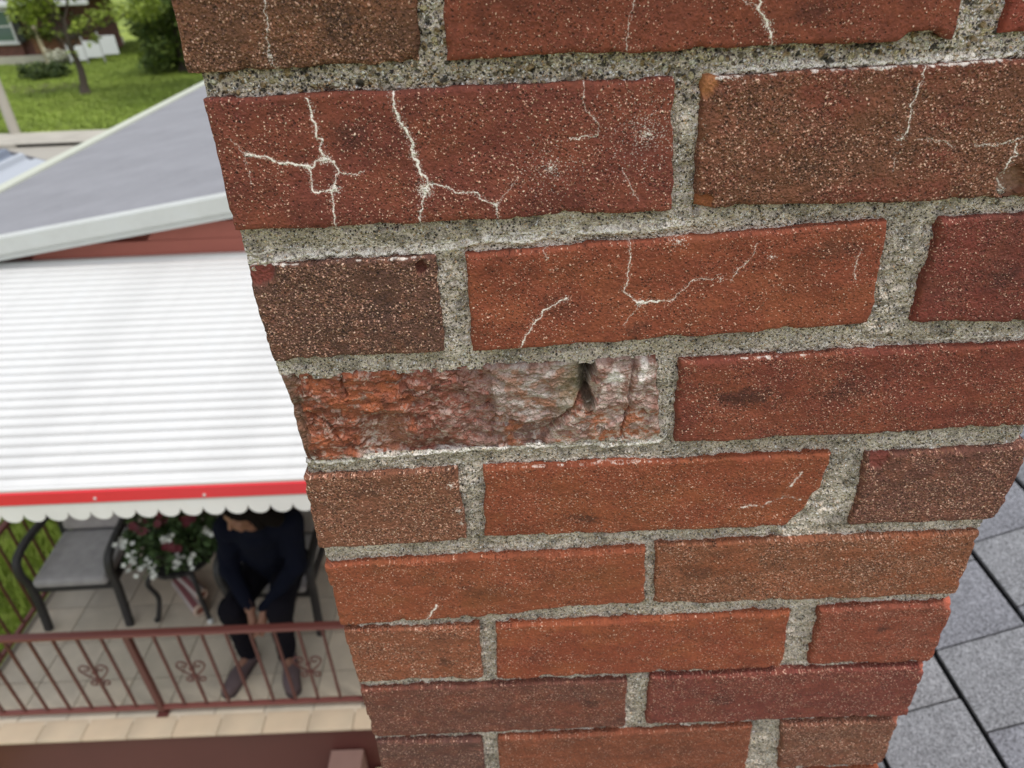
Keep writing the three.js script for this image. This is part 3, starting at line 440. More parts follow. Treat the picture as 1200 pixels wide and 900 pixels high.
// ================================================================ OUR ROOF beside the chimney
const RS = Math.tan(24 * Math.PI / 180), roofY = (x) => -1.052 + RS * (x - 0.688);
const grit = tex(256, 256, (x, y) => { const f = h2(x, y, 41), g = tfbm(x, y, 256, 8, 4, 42), p = f < 0.16 ? 0.5 : f > 0.86 ? 1.7 : 0.82 + 0.45 * f; return [0.222 * p * (0.8 + 0.4 * g), 0.224 * p * (0.8 + 0.4 * g), 0.236 * p * (0.8 + 0.4 * g)]; });
const gritB = tex(256, 256, (x, y) => 0.6 * h2(x, y, 41) + 0.4 * tn(x, y, 256, 64, 43), false);
{
  const roof = thing('shingle_roof', 'grey granule shingle roof sloping up to the right behind the chimney', 'roof');
  const variants = [0, 1, 2, 3].map((k) => std({ color: [[1, 1, 1], [0.84, 0.85, 0.87], [1.12, 1.11, 1.10], [0.93, 0.93, 0.97]][k], map: rep(grit, 2.2, 2.2), bumpMap: rep(gritB, 2.2, 2.2), bumpScale: 0.002, roughness: 0.95 }));
  const dark = std({ color: [0.02, 0.02, 0.022], roughness: 1 });  // near-black deck colour stands in for the shadow under each shingle butt
  const e = 0.1363, cos = Math.cos(24 * Math.PI / 180), len = e / cos, z0 = -1.62, z1 = 0.62;
  const deck = prism([[-0.20, roofY(-0.20) - 0.012], [2.1, roofY(2.1) - 0.012], [2.1, roofY(2.1) - 0.13], [-0.20, roofY(-0.20) - 0.13]], z0, z1); mesh('shadow_deck', deck, dark, roof);
  const geos = [0, 1, 2].map((k) => uvBox(box((e - 0.006 - 0.001 * k) / cos, 0.012, 0.1425 - 0.0005 * k, 0.002)));  // cut short: open gaps show the dark deck as painted butt shadows
  for (let c = -6; c < 9; c++) {
    const xl = 0.688 + c * e, off = (c === 0 ? 0.75 : c === -1 ? 0.666 : c === 1 ? 0.784 : 0.7 + h2(c, 1, 61) * 0.145);
    for (let k = -10; k <= 10; k++) {
      const zc = -off + 0.0722 + k * 0.1443; if (zc < z0 + 0.06 || zc > z1 - 0.06) continue;
      if (xl > -0.35 && xl < 0.2 && zc > -0.66 && zc < -0.3) continue;      // the chimney stands here
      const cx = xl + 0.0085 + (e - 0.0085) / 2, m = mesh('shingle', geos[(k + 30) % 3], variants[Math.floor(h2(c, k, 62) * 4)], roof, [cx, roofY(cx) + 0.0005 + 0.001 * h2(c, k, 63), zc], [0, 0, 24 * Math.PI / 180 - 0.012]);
    }
  }
  const wallM = std({ color: [0.30, 0.13, 0.09], roughness: 0.9 });
  const w = thing('house_wall', 'brick house wall under the shingle roof', 'wall');
  mesh('wall', box(1.95, 3.1, 2.1, 0.01), wallM, w, [1.08, -3.15, -0.5]);
}

// ================================================================ GROUND AND STREET
const GY = -4.70;
const lawnT = tex(512, 512, (x, y) => { const a = tfbm(x, y, 512, 6, 6, 71), b = tfbm(x, y, 512, 48, 3, 72), k = 0.62 + 0.75 * b; return lerp3([0.135, 0.185, 0.028], [0.26, 0.325, 0.05], sm(0.35, 0.65, a)).map((v) => v * k); });
const lawnB = tex(256, 256, (x, y) => tfbm(x, y, 256, 32, 3, 73), false);
const concT = tex(256, 256, (x, y) => { const a = tfbm(x, y, 256, 6, 6, 81); const k = 0.86 + 0.28 * a; return [0.46 * k, 0.43 * k, 0.375 * k]; });
const plane = (x0, x1, z0, z1, k = 1) => { const g = new THREE.PlaneGeometry(x1 - x0, z1 - z0, 1, 1).rotateX(-Math.PI / 2).translate((x0 + x1) / 2, 0, (z0 + z1) / 2); return uvBox(g, k); };
const lawnM = std({ map: lawnT, bumpMap: lawnB, bumpScale: 0.08, roughness: 0.95 }), concM = std({ map: concT, roughness: 0.9 }), roadM = std({ map: concT, color: [0.86, 0.86, 0.87], roughness: 0.9 });
struct('ground', plane(-150, 150, -220, 60, 0.18), lawnM, [0, GY - 0.16, 0]);
struct('lawn', plane(-60, 60, -120, -22.95, 0.13), lawnM, [0, GY, 0]);
struct('yard', plane(-30, -3.52, -13.0, 12, 0.3), lawnM, [0, GY, 0]);
struct('path', plane(-3.52, 0.6, -13.0, 12, 0.5), std({ map: concT, color: [1.25, 1.2, 1.12], roughness: 0.9 }), [0, GY + 0.004, 0]);
struct('street', plane(-70, 70, -21.5, -13.0, 0.12), roadM, [0, GY - 0.13, 0]);
{
  const kerb = struct('kerb', uvBox(mergeGeometries([at(box(50, 0.26, 0.34, 0.03), -39.2, -0.13, -21.7), at(box(60, 0.26, 0.34, 0.03), 18.05, -0.13, -21.7), at(box(2.3, 0.035, 0.34, 0.01), -13.08, -0.018, -21.7)])), concM, [0, GY + 0.004, 0]);
  const dr = thing('storm_drain', 'dark storm drain slot in the kerb of the street', 'drain', [-13.08, GY, -21.7]);
  mesh('inlet_shade', box(2.2, 0.12, 0.3, 0.005), std({ color: [0.02, 0.02, 0.02], roughness: 1 }), dr, [0, -0.13, -0.05]); mesh('drain_lip', box(2.24, 0.02, 0.1, 0.005), concM, dr, [0, -0.125, 0.2]);  // solid near-black block, its colour painted as the shade inside the slot
  struct('pavement', uvBox(at(box(110, 0.16, 1.05, 0.01), 0, -0.075, -22.40), 0.3), concM, [0, GY + 0.008, 0]);
  struct('grass_verge', uvBox(at(box(14, 0.16, 0.5, 0.02), -22.3, -0.06, -22.2), 0.3), lawnM, [0, GY + 0.012, 0]);
}
// grass blades near the porch and tufts on the far lawn
function scatter(name, g, m, n, place, parent, kind = 'stuff') {
  const im = new THREE.InstancedMesh(g, m, n), o = new THREE.Object3D(), c = new THREE.Color();
  for (let i = 0; i < n; i++) { place(i, o, c); o.updateMatrix(); im.setMatrixAt(i, o.matrix); im.setColorAt(i, c); }
  im.name = parent ? name : numbered(name); im.castShadow = im.receiveShadow = true; if (kind) im.userData.kind = kind; (parent ?? scene).add(im); return im;
}
const bladeG = (() => { const P = [], I = []; const R = rng(5); for (let k = 0; k < 7; k++) { const a = R() * 6.28, x = (R() - 0.5) * 0.05, z = (R() - 0.5) * 0.05, l = 0.05 + 0.05 * R(), dx = Math.cos(a), dz = Math.sin(a), w = 0.005, b = P.length / 3; P.push(x - dz * w, 0, z + dx * w, x + dz * w, 0, z - dx * w, x + dx * l * 0.5, l, z + dz * l * 0.5); I.push(b, b + 1, b + 2); } const g = new THREE.BufferGeometry(); g.setAttribute('position', new THREE.Float32BufferAttribute(P, 3)); g.setIndex(I); g.computeVertexNormals(); return g; })();
const bladeM = new THREE.MeshStandardMaterial({ roughness: 0.8, side: THREE.DoubleSide });
{
  const R = rng(314);
  const g1 = scatter('grass', bladeG, bladeM, 9000, (i, o, c) => { o.position.set(-3.75 - 3.6 * R(), GY, -1.8 - 5.2 * R()); o.rotation.set(0, R() * 6.28, 0); o.scale.setScalar(0.7 + 0.8 * R()); const k = 0.8 + 0.5 * R(); c.setRGB(0.34 * k, 0.44 * k, 0.07 * k); });
  tag(g1, 'bright green grass beside the left end of the porch', 'grass');
  const g2 = scatter('grass', bladeG, bladeM, 26000, (i, o, c) => { o.position.set(-26 + 17 * R(), GY, -23.1 - 24 * R()); o.rotation.set(0, R() * 6.28, 0); o.scale.set(2.2 + 1.6 * R(), 0.7 + 0.9 * R(), 2.2 + 1.6 * R()); const k = (0.62 + 0.5 * R()) * (0.75 + 0.5 * fbm(o.position.x / 3, o.position.z / 4, 3, 91)); c.setRGB(0.255 * k, 0.345 * k, 0.05 * k); });
  tag(g2, 'mown lawn grass across the street in front of the brick house', 'grass');
}

// ================================================================ NEIGHBOUR'S HOUSE
const paint = (r, g, b, o = {}) => std({ color: [r, g, b], roughness: 0.5, ...o });
const stain = tex(256, 256, (x, y) => { const a = tfbm(x, y, 256, 4, 6, 111), b = tfbm(x, y, 256, 32, 3, 112), k = 0.88 + 0.16 * a + 0.06 * b; return [k, k * 0.995, k * 0.985]; });
const whiteM = std({ color: [0.74, 0.76, 0.76], map: stain, roughness: 0.45 }), trimM = std({ color: [0.62, 0.64, 0.62], map: stain, roughness: 0.5 });
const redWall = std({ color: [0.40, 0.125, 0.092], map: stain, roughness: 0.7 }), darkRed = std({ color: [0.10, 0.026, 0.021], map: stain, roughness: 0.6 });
{
  const h = thing('neighbour_house', 'red walled house with low grey gable roof and white rake boards, behind the awning', 'house');
  const sl = 0.1426, ex = -4.19, ey = -1.676, rx = 0.35, ry = ey + sl * (rx - ex), fx = 2 * rx - ex;
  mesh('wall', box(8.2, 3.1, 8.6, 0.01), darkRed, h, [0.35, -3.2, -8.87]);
  // siding boards of the gable, tall enough to meet the rake
  for (let k = 0; k < 8; k++) {
    const y0 = -1.86 + k * 0.115, y1 = y0 + 0.113, xa = Math.max(-3.9, ex + (y1 + 0.13 - ey) / sl - 0.2), xb = 2 * rx - xa; if (xb - xa < 0.3) continue;
    mesh('siding_board', uvBox(prism([[xa, y0], [xb, y0], [xb - 0.1, y1], [xa + 0.1, y1]], -4.56, -4.505 + 0.004 * (k % 2))), redWall, h);
  }
  mesh('gable_wall', uvBox(prism([[-3.95, -1.95], [4.65, -1.95], [4.65, ry + sl * (rx - 4.65) - 0.07], [rx, ry - 0.07], [-3.95, ry + sl * (-3.95 - rx) - 0.07]], -4.62, -4.566)), redWall, h);
  const rt = tex(256, 256, (x, y) => { const f = h2(x, y, 121), g = tfbm(x, y, 256, 5, 5, 122), k = 0.80 + 0.25 * f + 0.25 * (g - 0.5); return [0.29 * k, 0.29 * k, 0.312 * k]; });
  const rm = std({ map: rep(rt, 1, 1), roughness: 0.75 });
  const slab = (x0, y0, x1, y1, t, m, name, za, zb) => mesh(name, uvBox(prism([[x0, y0], [x1, y1], [x1, y1 - t], [x0, y0 - t]], za, zb)), m, h);
  slab(ex, ey, rx, ry, 0.06, rm, 'roof', -13.2, -4.405); slab(rx, ry, fx, ey, 0.06, rm, 'roof', -13.2, -4.405);
  for (const s of [-1, 1]) {                     // rake boards in two steps, drip edge, eave trim
    const X = s < 0 ? (x) => x : (x) => 2 * rx - x, P = (a) => { const p = a.map(([x, y]) => [X(x), y]); return s < 0 ? p : p.reverse(); };
    mesh('rake_board', uvBox(prism(P([[ex - 0.02, ey + 0.006], [rx, ry + 0.006], [rx, ry - 0.095], [ex - 0.02, ey - 0.095]]), -4.402, -4.372)), trimM, h);
    mesh('rake_board', uvBox(prism(P([[ex, ey - 0.098], [rx, ry - 0.098], [rx, ry - 0.142], [ex, ey - 0.136]]), -4.44, -4.392)), trimM, h);
    mesh('drip_edge', uvBox(prism(P([[ex, ey + 0.010], [rx, ry + 0.010], [rx, ry + 0.003], [ex, ey + 0.003]]), -4.46, -4.403)), trimM, h);
    mesh('eave_trim', uvBox(prism(P([[ex - 0.10, ey + 0.012], [ex + 0.03, ey + 0.022], [ex + 0.03, ey - 0.10], [ex - 0.10, ey - 0.10]]), -13.2, -4.404)), paint(0.58, 0.60, 0.50), h);
    mesh('soffit', box(0.32, 0.02, 8.7, 0.004), trimM, h, [X(ex + 0.19), ey - 0.085, -8.8]);
  }
}
{ // ribbed metal shelter roof left of the eave
  const c = thing('metal_canopy', 'low white ribbed metal canopy left of the grey roof near the street', 'canopy');
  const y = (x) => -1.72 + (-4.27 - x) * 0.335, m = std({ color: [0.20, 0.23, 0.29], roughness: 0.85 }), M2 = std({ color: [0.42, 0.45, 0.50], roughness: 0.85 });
  const x1 = -4.27, x0 = -6.9, za = -6.9, zb = -4.9;
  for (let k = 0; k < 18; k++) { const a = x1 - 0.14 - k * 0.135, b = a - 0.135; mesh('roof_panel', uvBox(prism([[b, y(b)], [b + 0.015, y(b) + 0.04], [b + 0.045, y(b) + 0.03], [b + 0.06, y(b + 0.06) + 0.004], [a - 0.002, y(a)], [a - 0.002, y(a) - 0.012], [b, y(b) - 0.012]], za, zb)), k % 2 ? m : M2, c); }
  mesh('edge_flashing', uvBox(prism([[x1 - 0.14, y(x1 - 0.14) + 0.03], [x1 + 0.06, y(x1) + 0.012], [x1 + 0.06, y(x1) - 0.04], [x1 - 0.14, y(x1 - 0.14) - 0.02]], za, zb)), M2, c);
  mesh('end_beam', uvBox(prism([[x0, y(x0) + 0.01], [x1, y(x1) + 0.01], [x1, y(x1) - 0.09], [x0, y(x0) - 0.09]], za - 0.06, za - 0.005)), paint(0.10, 0.10, 0.11), c);
  for (const [x, z] of [[-6.7, -6.7], [-6.7, -5.0]]) mesh('post', at(box(0.08, y(x) - GY, 0.08, 0.006), 0, (y(x) - GY) / 2 - 0.03, 0), paint(0.5, 0.5, 0.5), c, [x, GY, z]);
}
// ---- porch
const FY = -4.05;                                // porch floor
{
  const p = thing('porch', 'raised porch with beige floor tiles and dark red base under the awning', 'porch');
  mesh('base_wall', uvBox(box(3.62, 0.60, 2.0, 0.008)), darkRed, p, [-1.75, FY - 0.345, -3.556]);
  const tileT = [0, 1, 2].map((k) => { const t = tex(128, 128, (x, y) => { const a = tfbm(x, y, 128, 5, 5, 131 + k), f = h2(x, y, 132), q = 0.84 + 0.26 * a + 0.05 * f; return [[0.62, 0.545, 0.44], [0.66, 0.575, 0.455], [0.58, 0.515, 0.415]][k].map((v) => v * q); }); return std({ map: t, roughness: 0.45 }); });
  mesh('grout', box(3.56, 0.04, 1.98, 0.003), paint(0.20, 0.17, 0.13, { roughness: 0.95 }), p, [-1.75, FY - 0.0245, -3.545]);
  const tg = uvBox(box(0.303, 0.02, 0.303, 0.003), 2.3);
  for (let i = 0; i < 11; i++) for (let j = 0; j < 6; j++) { const x = -3.33 + i * 0.3085, z = -2.79 - j * 0.3085 - 0.005; mesh('floor_tile', tg, tileT[Math.floor(h2(i, j, 140) * 3)], p, [x, FY - 0.0095 + 0.0008 * (h2(i, j, 141) - 0.5), z - 0.005]); }
  const ledT = [0, 1].map((k) => std({ map: tex(128, 128, (x, y) => { const a = tfbm(x, y, 128, 4, 6, 151 + k), q = 0.72 + 0.55 * a; return lerp3([0.52, 0.40, 0.28], [0.54, 0.47, 0.36], tfbm(x, y, 128, 3, 3, 155 + k)).map((v) => v * q); }), roughness: 0.6 }));
  for (let i = 0; i < 13; i++) mesh('ledge_tile', uvBox(box(0.272, 0.026, 0.135, 0.006)), ledT[i % 2], p, [-3.40 + i * 0.2755, FY - 0.011, -2.608]);
  const st = paint(0.22, 0.13, 0.11, { map: stain, roughness: 0.6 }), cream = std({ map: concT, color: [1.5, 1.3, 1.0], roughness: 0.8 });
  mesh('pier', box(0.205, 0.42, 0.26, 0.008), st, p, [-1.125, -4.49, -2.42]); mesh('step', box(0.95, 0.22, 0.60, 0.01), cream, p, [-0.5, -4.59, -2.24]);
}
{ // railings
  const iron = std({ color: [0.115, 0.034, 0.029], roughness: 0.45, map: stain }), ironL = std({ color: [0.19, 0.058, 0.05], roughness: 0.42, map: stain });
  const r = thing('porch_railing', 'brown iron railing with scroll ornaments along the front of the porch', 'railing');
  const z = -2.70, top = -3.308, bot = -3.99, bal = at(box(0.015, top - bot, 0.015, 0.002), 0, (top + bot) / 2, 0), post = at(box(0.036, top - FY + 0.03, 0.036, 0.003), 0, (top + FY - 0.03) / 2, 0);
  mesh('top_rail', box(3.52, 0.026, 0.046, 0.006), ironL, r, [-1.78, top + 0.012, z]); mesh('bottom_rail', box(3.52, 0.028, 0.028, 0.004), ironL, r, [-1.78, bot, z]);
  const scroll = (sx, sy, k) => { const P = []; for (let i = 0; i <= 34; i++) { const t = i / 34, a = -2.2 + t * 6.4, q = 0.046 * k * (1 - 0.72 * t); P.push([sx * (0.046 * k + q * Math.cos(a) * 1), sy + q * Math.sin(a) * 1, 0]); } return P; };
  const orn = (() => { const g = []; for (const s of [-1, 1]) { g.push(tube([[0, -0.058, 0], [s * 0.030, -0.030, 0], [s * 0.066, 0.012, 0], [s * 0.083, 0.048, 0], [s * 0.072, 0.078, 0], [s * 0.046, 0.085, 0], [s * 0.026, 0.068, 0], [s * 0.028, 0.045, 0], [s * 0.046, 0.036, 0], [s * 0.056, 0.050, 0]], 0.0055, 40, 6)); g.push(tube([[0, -0.045, 0], [s * 0.022, -0.064, 0], [s * 0.046, -0.060, 0], [s * 0.056, -0.080, 0], [s * 0.042, -0.098, 0], [s * 0.022, -0.092, 0], [s * 0.024, -0.078, 0]], 0.0055, 28, 6)); } g.push(at(box(0.03, 0.022, 0.02, 0.004), 0, 0.02, 0), at(box(0.026, 0.02, 0.02, 0.004), 0, -0.052, 0)); return mergeGeometries(g.map((q) => q.index ? q.toNonIndexed() : q)); })();
  const px = [-3.50, -2.262, -0.98, -0.03]; px.forEach((x) => mesh('post', post, iron, r, [x, 0, z]));
  mesh('post_foot', box(0.07, 0.012, 0.07, 0.002), iron, r, [-2.262, FY + 0.008, z]);
  const bx = []; for (let k = 0; k < 8; k++) bx.push(-2.262 + 0.150 + k * 0.1383); for (let k = 0; k < 8; k++) bx.push(-2.262 - 0.150 - k * 0.1383); for (let k = 0; k < 6; k++) bx.push(-0.98 + 0.14 + k * 0.138);
  bx.forEach((x) => mesh('baluster', bal, iron, r, [x, 0, z]));
  for (const k of [1, 6]) for (const s of [-1, 1]) mesh('scroll_ornament', orn, iron, r, [-2.262 + s * (0.150 + k * 0.1383), (top + bot) / 2 + 0.0, z + 0.001]);
  const r2 = thing('side_railing', 'brown iron railing along the left side of the porch beside the grass', 'railing');
  const x = -3.505, sg = (l) => l; mesh('top_rail', box(0.046, 0.026, 1.72, 0.006), ironL, r2, [x, top + 0.012, -3.585]); mesh('bottom_rail', box(0.028, 0.028, 1.72, 0.004), ironL, r2, [x, bot, -3.585]);
  for (let k = 0; k < 12; k++) mesh('baluster', bal, iron, r2, [x, 0, -2.84 - k * 0.138]); mesh('post', post, iron, r2, [x, 0, -4.455]);
}
// ---- awning
{
  const a = thing('metal_awning', 'white ribbed metal awning with red stripe and scalloped valance over the porch', 'awning');
  const x0 = -3.75, x1 = 0.2, yb = -1.752, zb = -4.495, yf = -1.975, zf = -2.405, L = Math.hypot(zf - zb, yf - yb), ang = Math.atan2(yf - yb, zf - zb), n = 30, pt = L / n;
  const s = new THREE.Shape(); s.moveTo(0, -0.009); s.lineTo(0.010, -0.005); s.bezierCurveTo(0.012, 0.012, 0.016, 0.019, 0.027, 0.0205); s.lineTo(pt * 0.62, 0.0200); s.bezierCurveTo(pt * 0.82, 0.019, pt * 0.90, 0.010, pt * 0.915, -0.005); s.lineTo(pt * 0.995, -0.005); s.lineTo(pt * 0.995, -0.012); s.lineTo(0, -0.012); s.closePath();
  const g = uvBox(new THREE.ExtrudeGeometry(s, { depth: x1 - x0, bevelEnabled: false, curveSegments: 7 }).rotateY(-Math.PI / 2).translate(x1, 0, 0)); // profile along +z, extruded along x
  const slatM = [std({ color: [0.71, 0.71, 0.705], map: stain, roughness: 0.5 })];
  for (let k = 0; k < n; k++) mesh('slat', g, slatM[0], a, [0, yb + (yf - yb) * k / n, zb + (zf - zb) * k / n], [-ang, 0, 0]);
  mesh('end_cap', box(x1 - x0, 0.018, 0.02, 0.004), slatM[0], a, [(x0 + x1) / 2, yf + 0.008, zf + 0.004]);
  mesh('red_stripe', uvBox(box(x1 - x0, 0.066, 0.016, 0.004)), std({ color: [0.84, 0.04, 0.06], map: stain, roughness: 0.4 }), a, [(x0 + x1) / 2, yf - 0.034, zf + 0.014]);
  mesh('stripe_channel', box(x1 - x0, 0.008, 0.016, 0.003), trimM, a, [(x0 + x1) / 2, yf - 0.072, zf + 0.012]);
  const v = new THREE.Shape(), w = 0.0995, m = Math.floor((x1 - x0) / w); v.moveTo(0, 0); for (let k = 0; k < m; k++) { const c = (k + 0.5) * w; v.lineTo(k * w + 0.002, -0.046); v.absarc(c, -0.046, w / 2 - 0.002, Math.PI, 2 * Math.PI, false); v.lineTo((k + 1) * w - 0.001, -0.046); } v.lineTo(m * w, 0); v.closePath();
  mesh('valance', uvBox(new THREE.ExtrudeGeometry(v, { depth: 0.0025, bevelEnabled: true, bevelThickness: 0.0012, bevelSize: 0.001, bevelSegments: 1, curveSegments: 10 })), std({ color: [0.87, 0.87, 0.88], map: stain, roughness: 0.4 }), a, [-2.236 - w / 2 - 15 * w, yf - 0.074, zf + 0.014]);
  const sc = new THREE.SphereGeometry(0.007, 8, 6); for (let x = -3.26; x < 0; x += 0.475) mesh('screw', sc, trimM, a, [x, yf - 0.042 + 0.01 * (h2(x * 100 | 0, 1, 3) - 0.5), zf + 0.023]);
  mesh('under_beam', box(x1 - x0, 0.05, 0.04, 0.004), trimM, a, [(x0 + x1) / 2, yf - 0.03, zf - 0.03]);
  for (const x of [-3.62, 0.05]) mesh('support_post', box(0.05, yf - 0.05 - FY, 0.05, 0.005), trimM, a, [x, (yf - 0.05 + FY) / 2, -2.62]);
  mesh('wall_flashing', box(x1 - x0, 0.03, 0.05, 0.006), trimM, a, [(x0 + x1) / 2, yb + 0.010, zb + 0.022]);
}
// ---- chairs
const rattan = std({ color: [0.032, 0.030, 0.031], roughness: 0.55, bumpMap: rep(tex(64, 64, (x, y) => 0.5 + 0.5 * Math.sin(x / 64 * 12.566) * Math.sin(y / 64 * 12.566), false), 6, 6), bumpScale: 0.003 });
const weave = tex(128, 128, (x, y) => { const k = 0.82 + 0.1 * Math.sin(x * 1.57) * Math.sin(y * 1.57) + 0.25 * (tfbm(x, y, 128, 6, 4, 181) - 0.5); return [0.44 * k, 0.425 * k, 0.43 * k]; }), cushM = std({ map: weave, roughness: 0.95 }), cushD = std({ map: weave, color: [1.05, 1.0, 0.98], roughness: 0.95 });
function pillow(w, h, d, p = 0.35) { const g = new RoundedBoxGeometry(w, h, d, 6, h * 0.42), a = g.attributes.position; for (let i = 0; i < a.count; i++) { const x = a.getX(i) / w * 2, z = a.getZ(i) / d * 2, y = a.getY(i), k = 1 + p * (1 - x * x) * (1 - z * z) - 0.1; a.setY(i, y * k + 0.006 * (vn(x * 3 + 5, z * 3, 191) - 0.5)); a.setX(i, a.getX(i) * (1 + 0.02 * (z * z))); } g.computeVertexNormals(); return uvBox(g, 4); }
function ribbon(pts, w, t) {                     // flat tube: wide across x, thin along the path's normal
  const c = new THREE.CatmullRomCurve3(pts.map((p) => new THREE.Vector3(...p)), false, 'centripetal'), g = new THREE.TubeGeometry(c, 36, 1, 10, false), a = g.attributes.position, f = c.computeFrenetFrames(36, false), v = new THREE.Vector3(), X = new THREE.Vector3(1, 0, 0);
  for (let i = 0; i <= 36; i++) { const o = c.getPointAt(i / 36), T = f.tangents[i], N = new THREE.Vector3().crossVectors(X, T).normalize(); for (let k = 0; k <= 10; k++) { const q = k / 10 * 2 * Math.PI, sx = Math.sign(Math.cos(q)) * Math.pow(Math.abs(Math.cos(q)), 0.6), sn = Math.sign(Math.sin(q)) * Math.pow(Math.abs(Math.sin(q)), 0.6); v.copy(o).addScaledVector(X, sx * w / 2).addScaledVector(N, sn * t / 2); a.setXYZ(i * 11 + k, v.x, v.y, v.z); } }
  g.computeVertexNormals(); return g;
}
function makeChair() {
  const c = thing('patio_chair', 'dark woven patio chair with grey cushions at the left end of the porch', 'chair', [-3.06, FY, -3.40], 0.02, 'patio chairs under the awning');
  for (const s of [-1, 1]) {
    mesh('arm_frame', ribbon([[s * 0.27, 0.66, -0.52], [s * 0.295, 0.655, -0.34], [s * 0.305, 0.645, -0.16], [s * 0.305, 0.605, -0.05], [s * 0.30, 0.52, -0.02], [s * 0.29, 0.40, -0.035], [s * 0.285, 0.20, -0.02], [s * 0.285, 0.0, 0.01]], 0.056, 0.042), rattan, c);
    mesh('leg', ribbon([[s * 0.26, 0.0, -0.60], [s * 0.26, 0.22, -0.535], [s * 0.26, 0.44, -0.50], [s * 0.255, 0.70, -0.56], [s * 0.24, 0.96, -0.66]], 0.045, 0.04), rattan, c);
  }
  mesh('seat_frame', box(0.54, 0.06, 0.50, 0.02), rattan, c, [0, 0.355, -0.275]);
  mesh('back_panel', box(0.46, 0.60, 0.025, 0.01), rattan, c, [0, 0.70, -0.605], [-0.21, 0, 0]);
  mesh('seat_cushion', pillow(0.50, 0.085, 0.50), cushM, c, [0, 0.43, -0.255], [0.045, 0, 0]);
  mesh('back_cushion', pillow(0.46, 0.09, 0.52), cushD, c, [0, 0.74, -0.545], [Math.PI / 2 - 0.21, 0, 0]);
  return c;
}
const chair = makeChair();
{ const c2 = chair.clone(); c2.name = numbered('patio_chair'); scene.add(c2); c2.position.set(-1.675, FY, -3.265); c2.rotation.y = -0.03; c2.userData = { label: 'dark patio chair with the seated person on it', category: 'chair', group: 'patio chairs under the awning' }; }
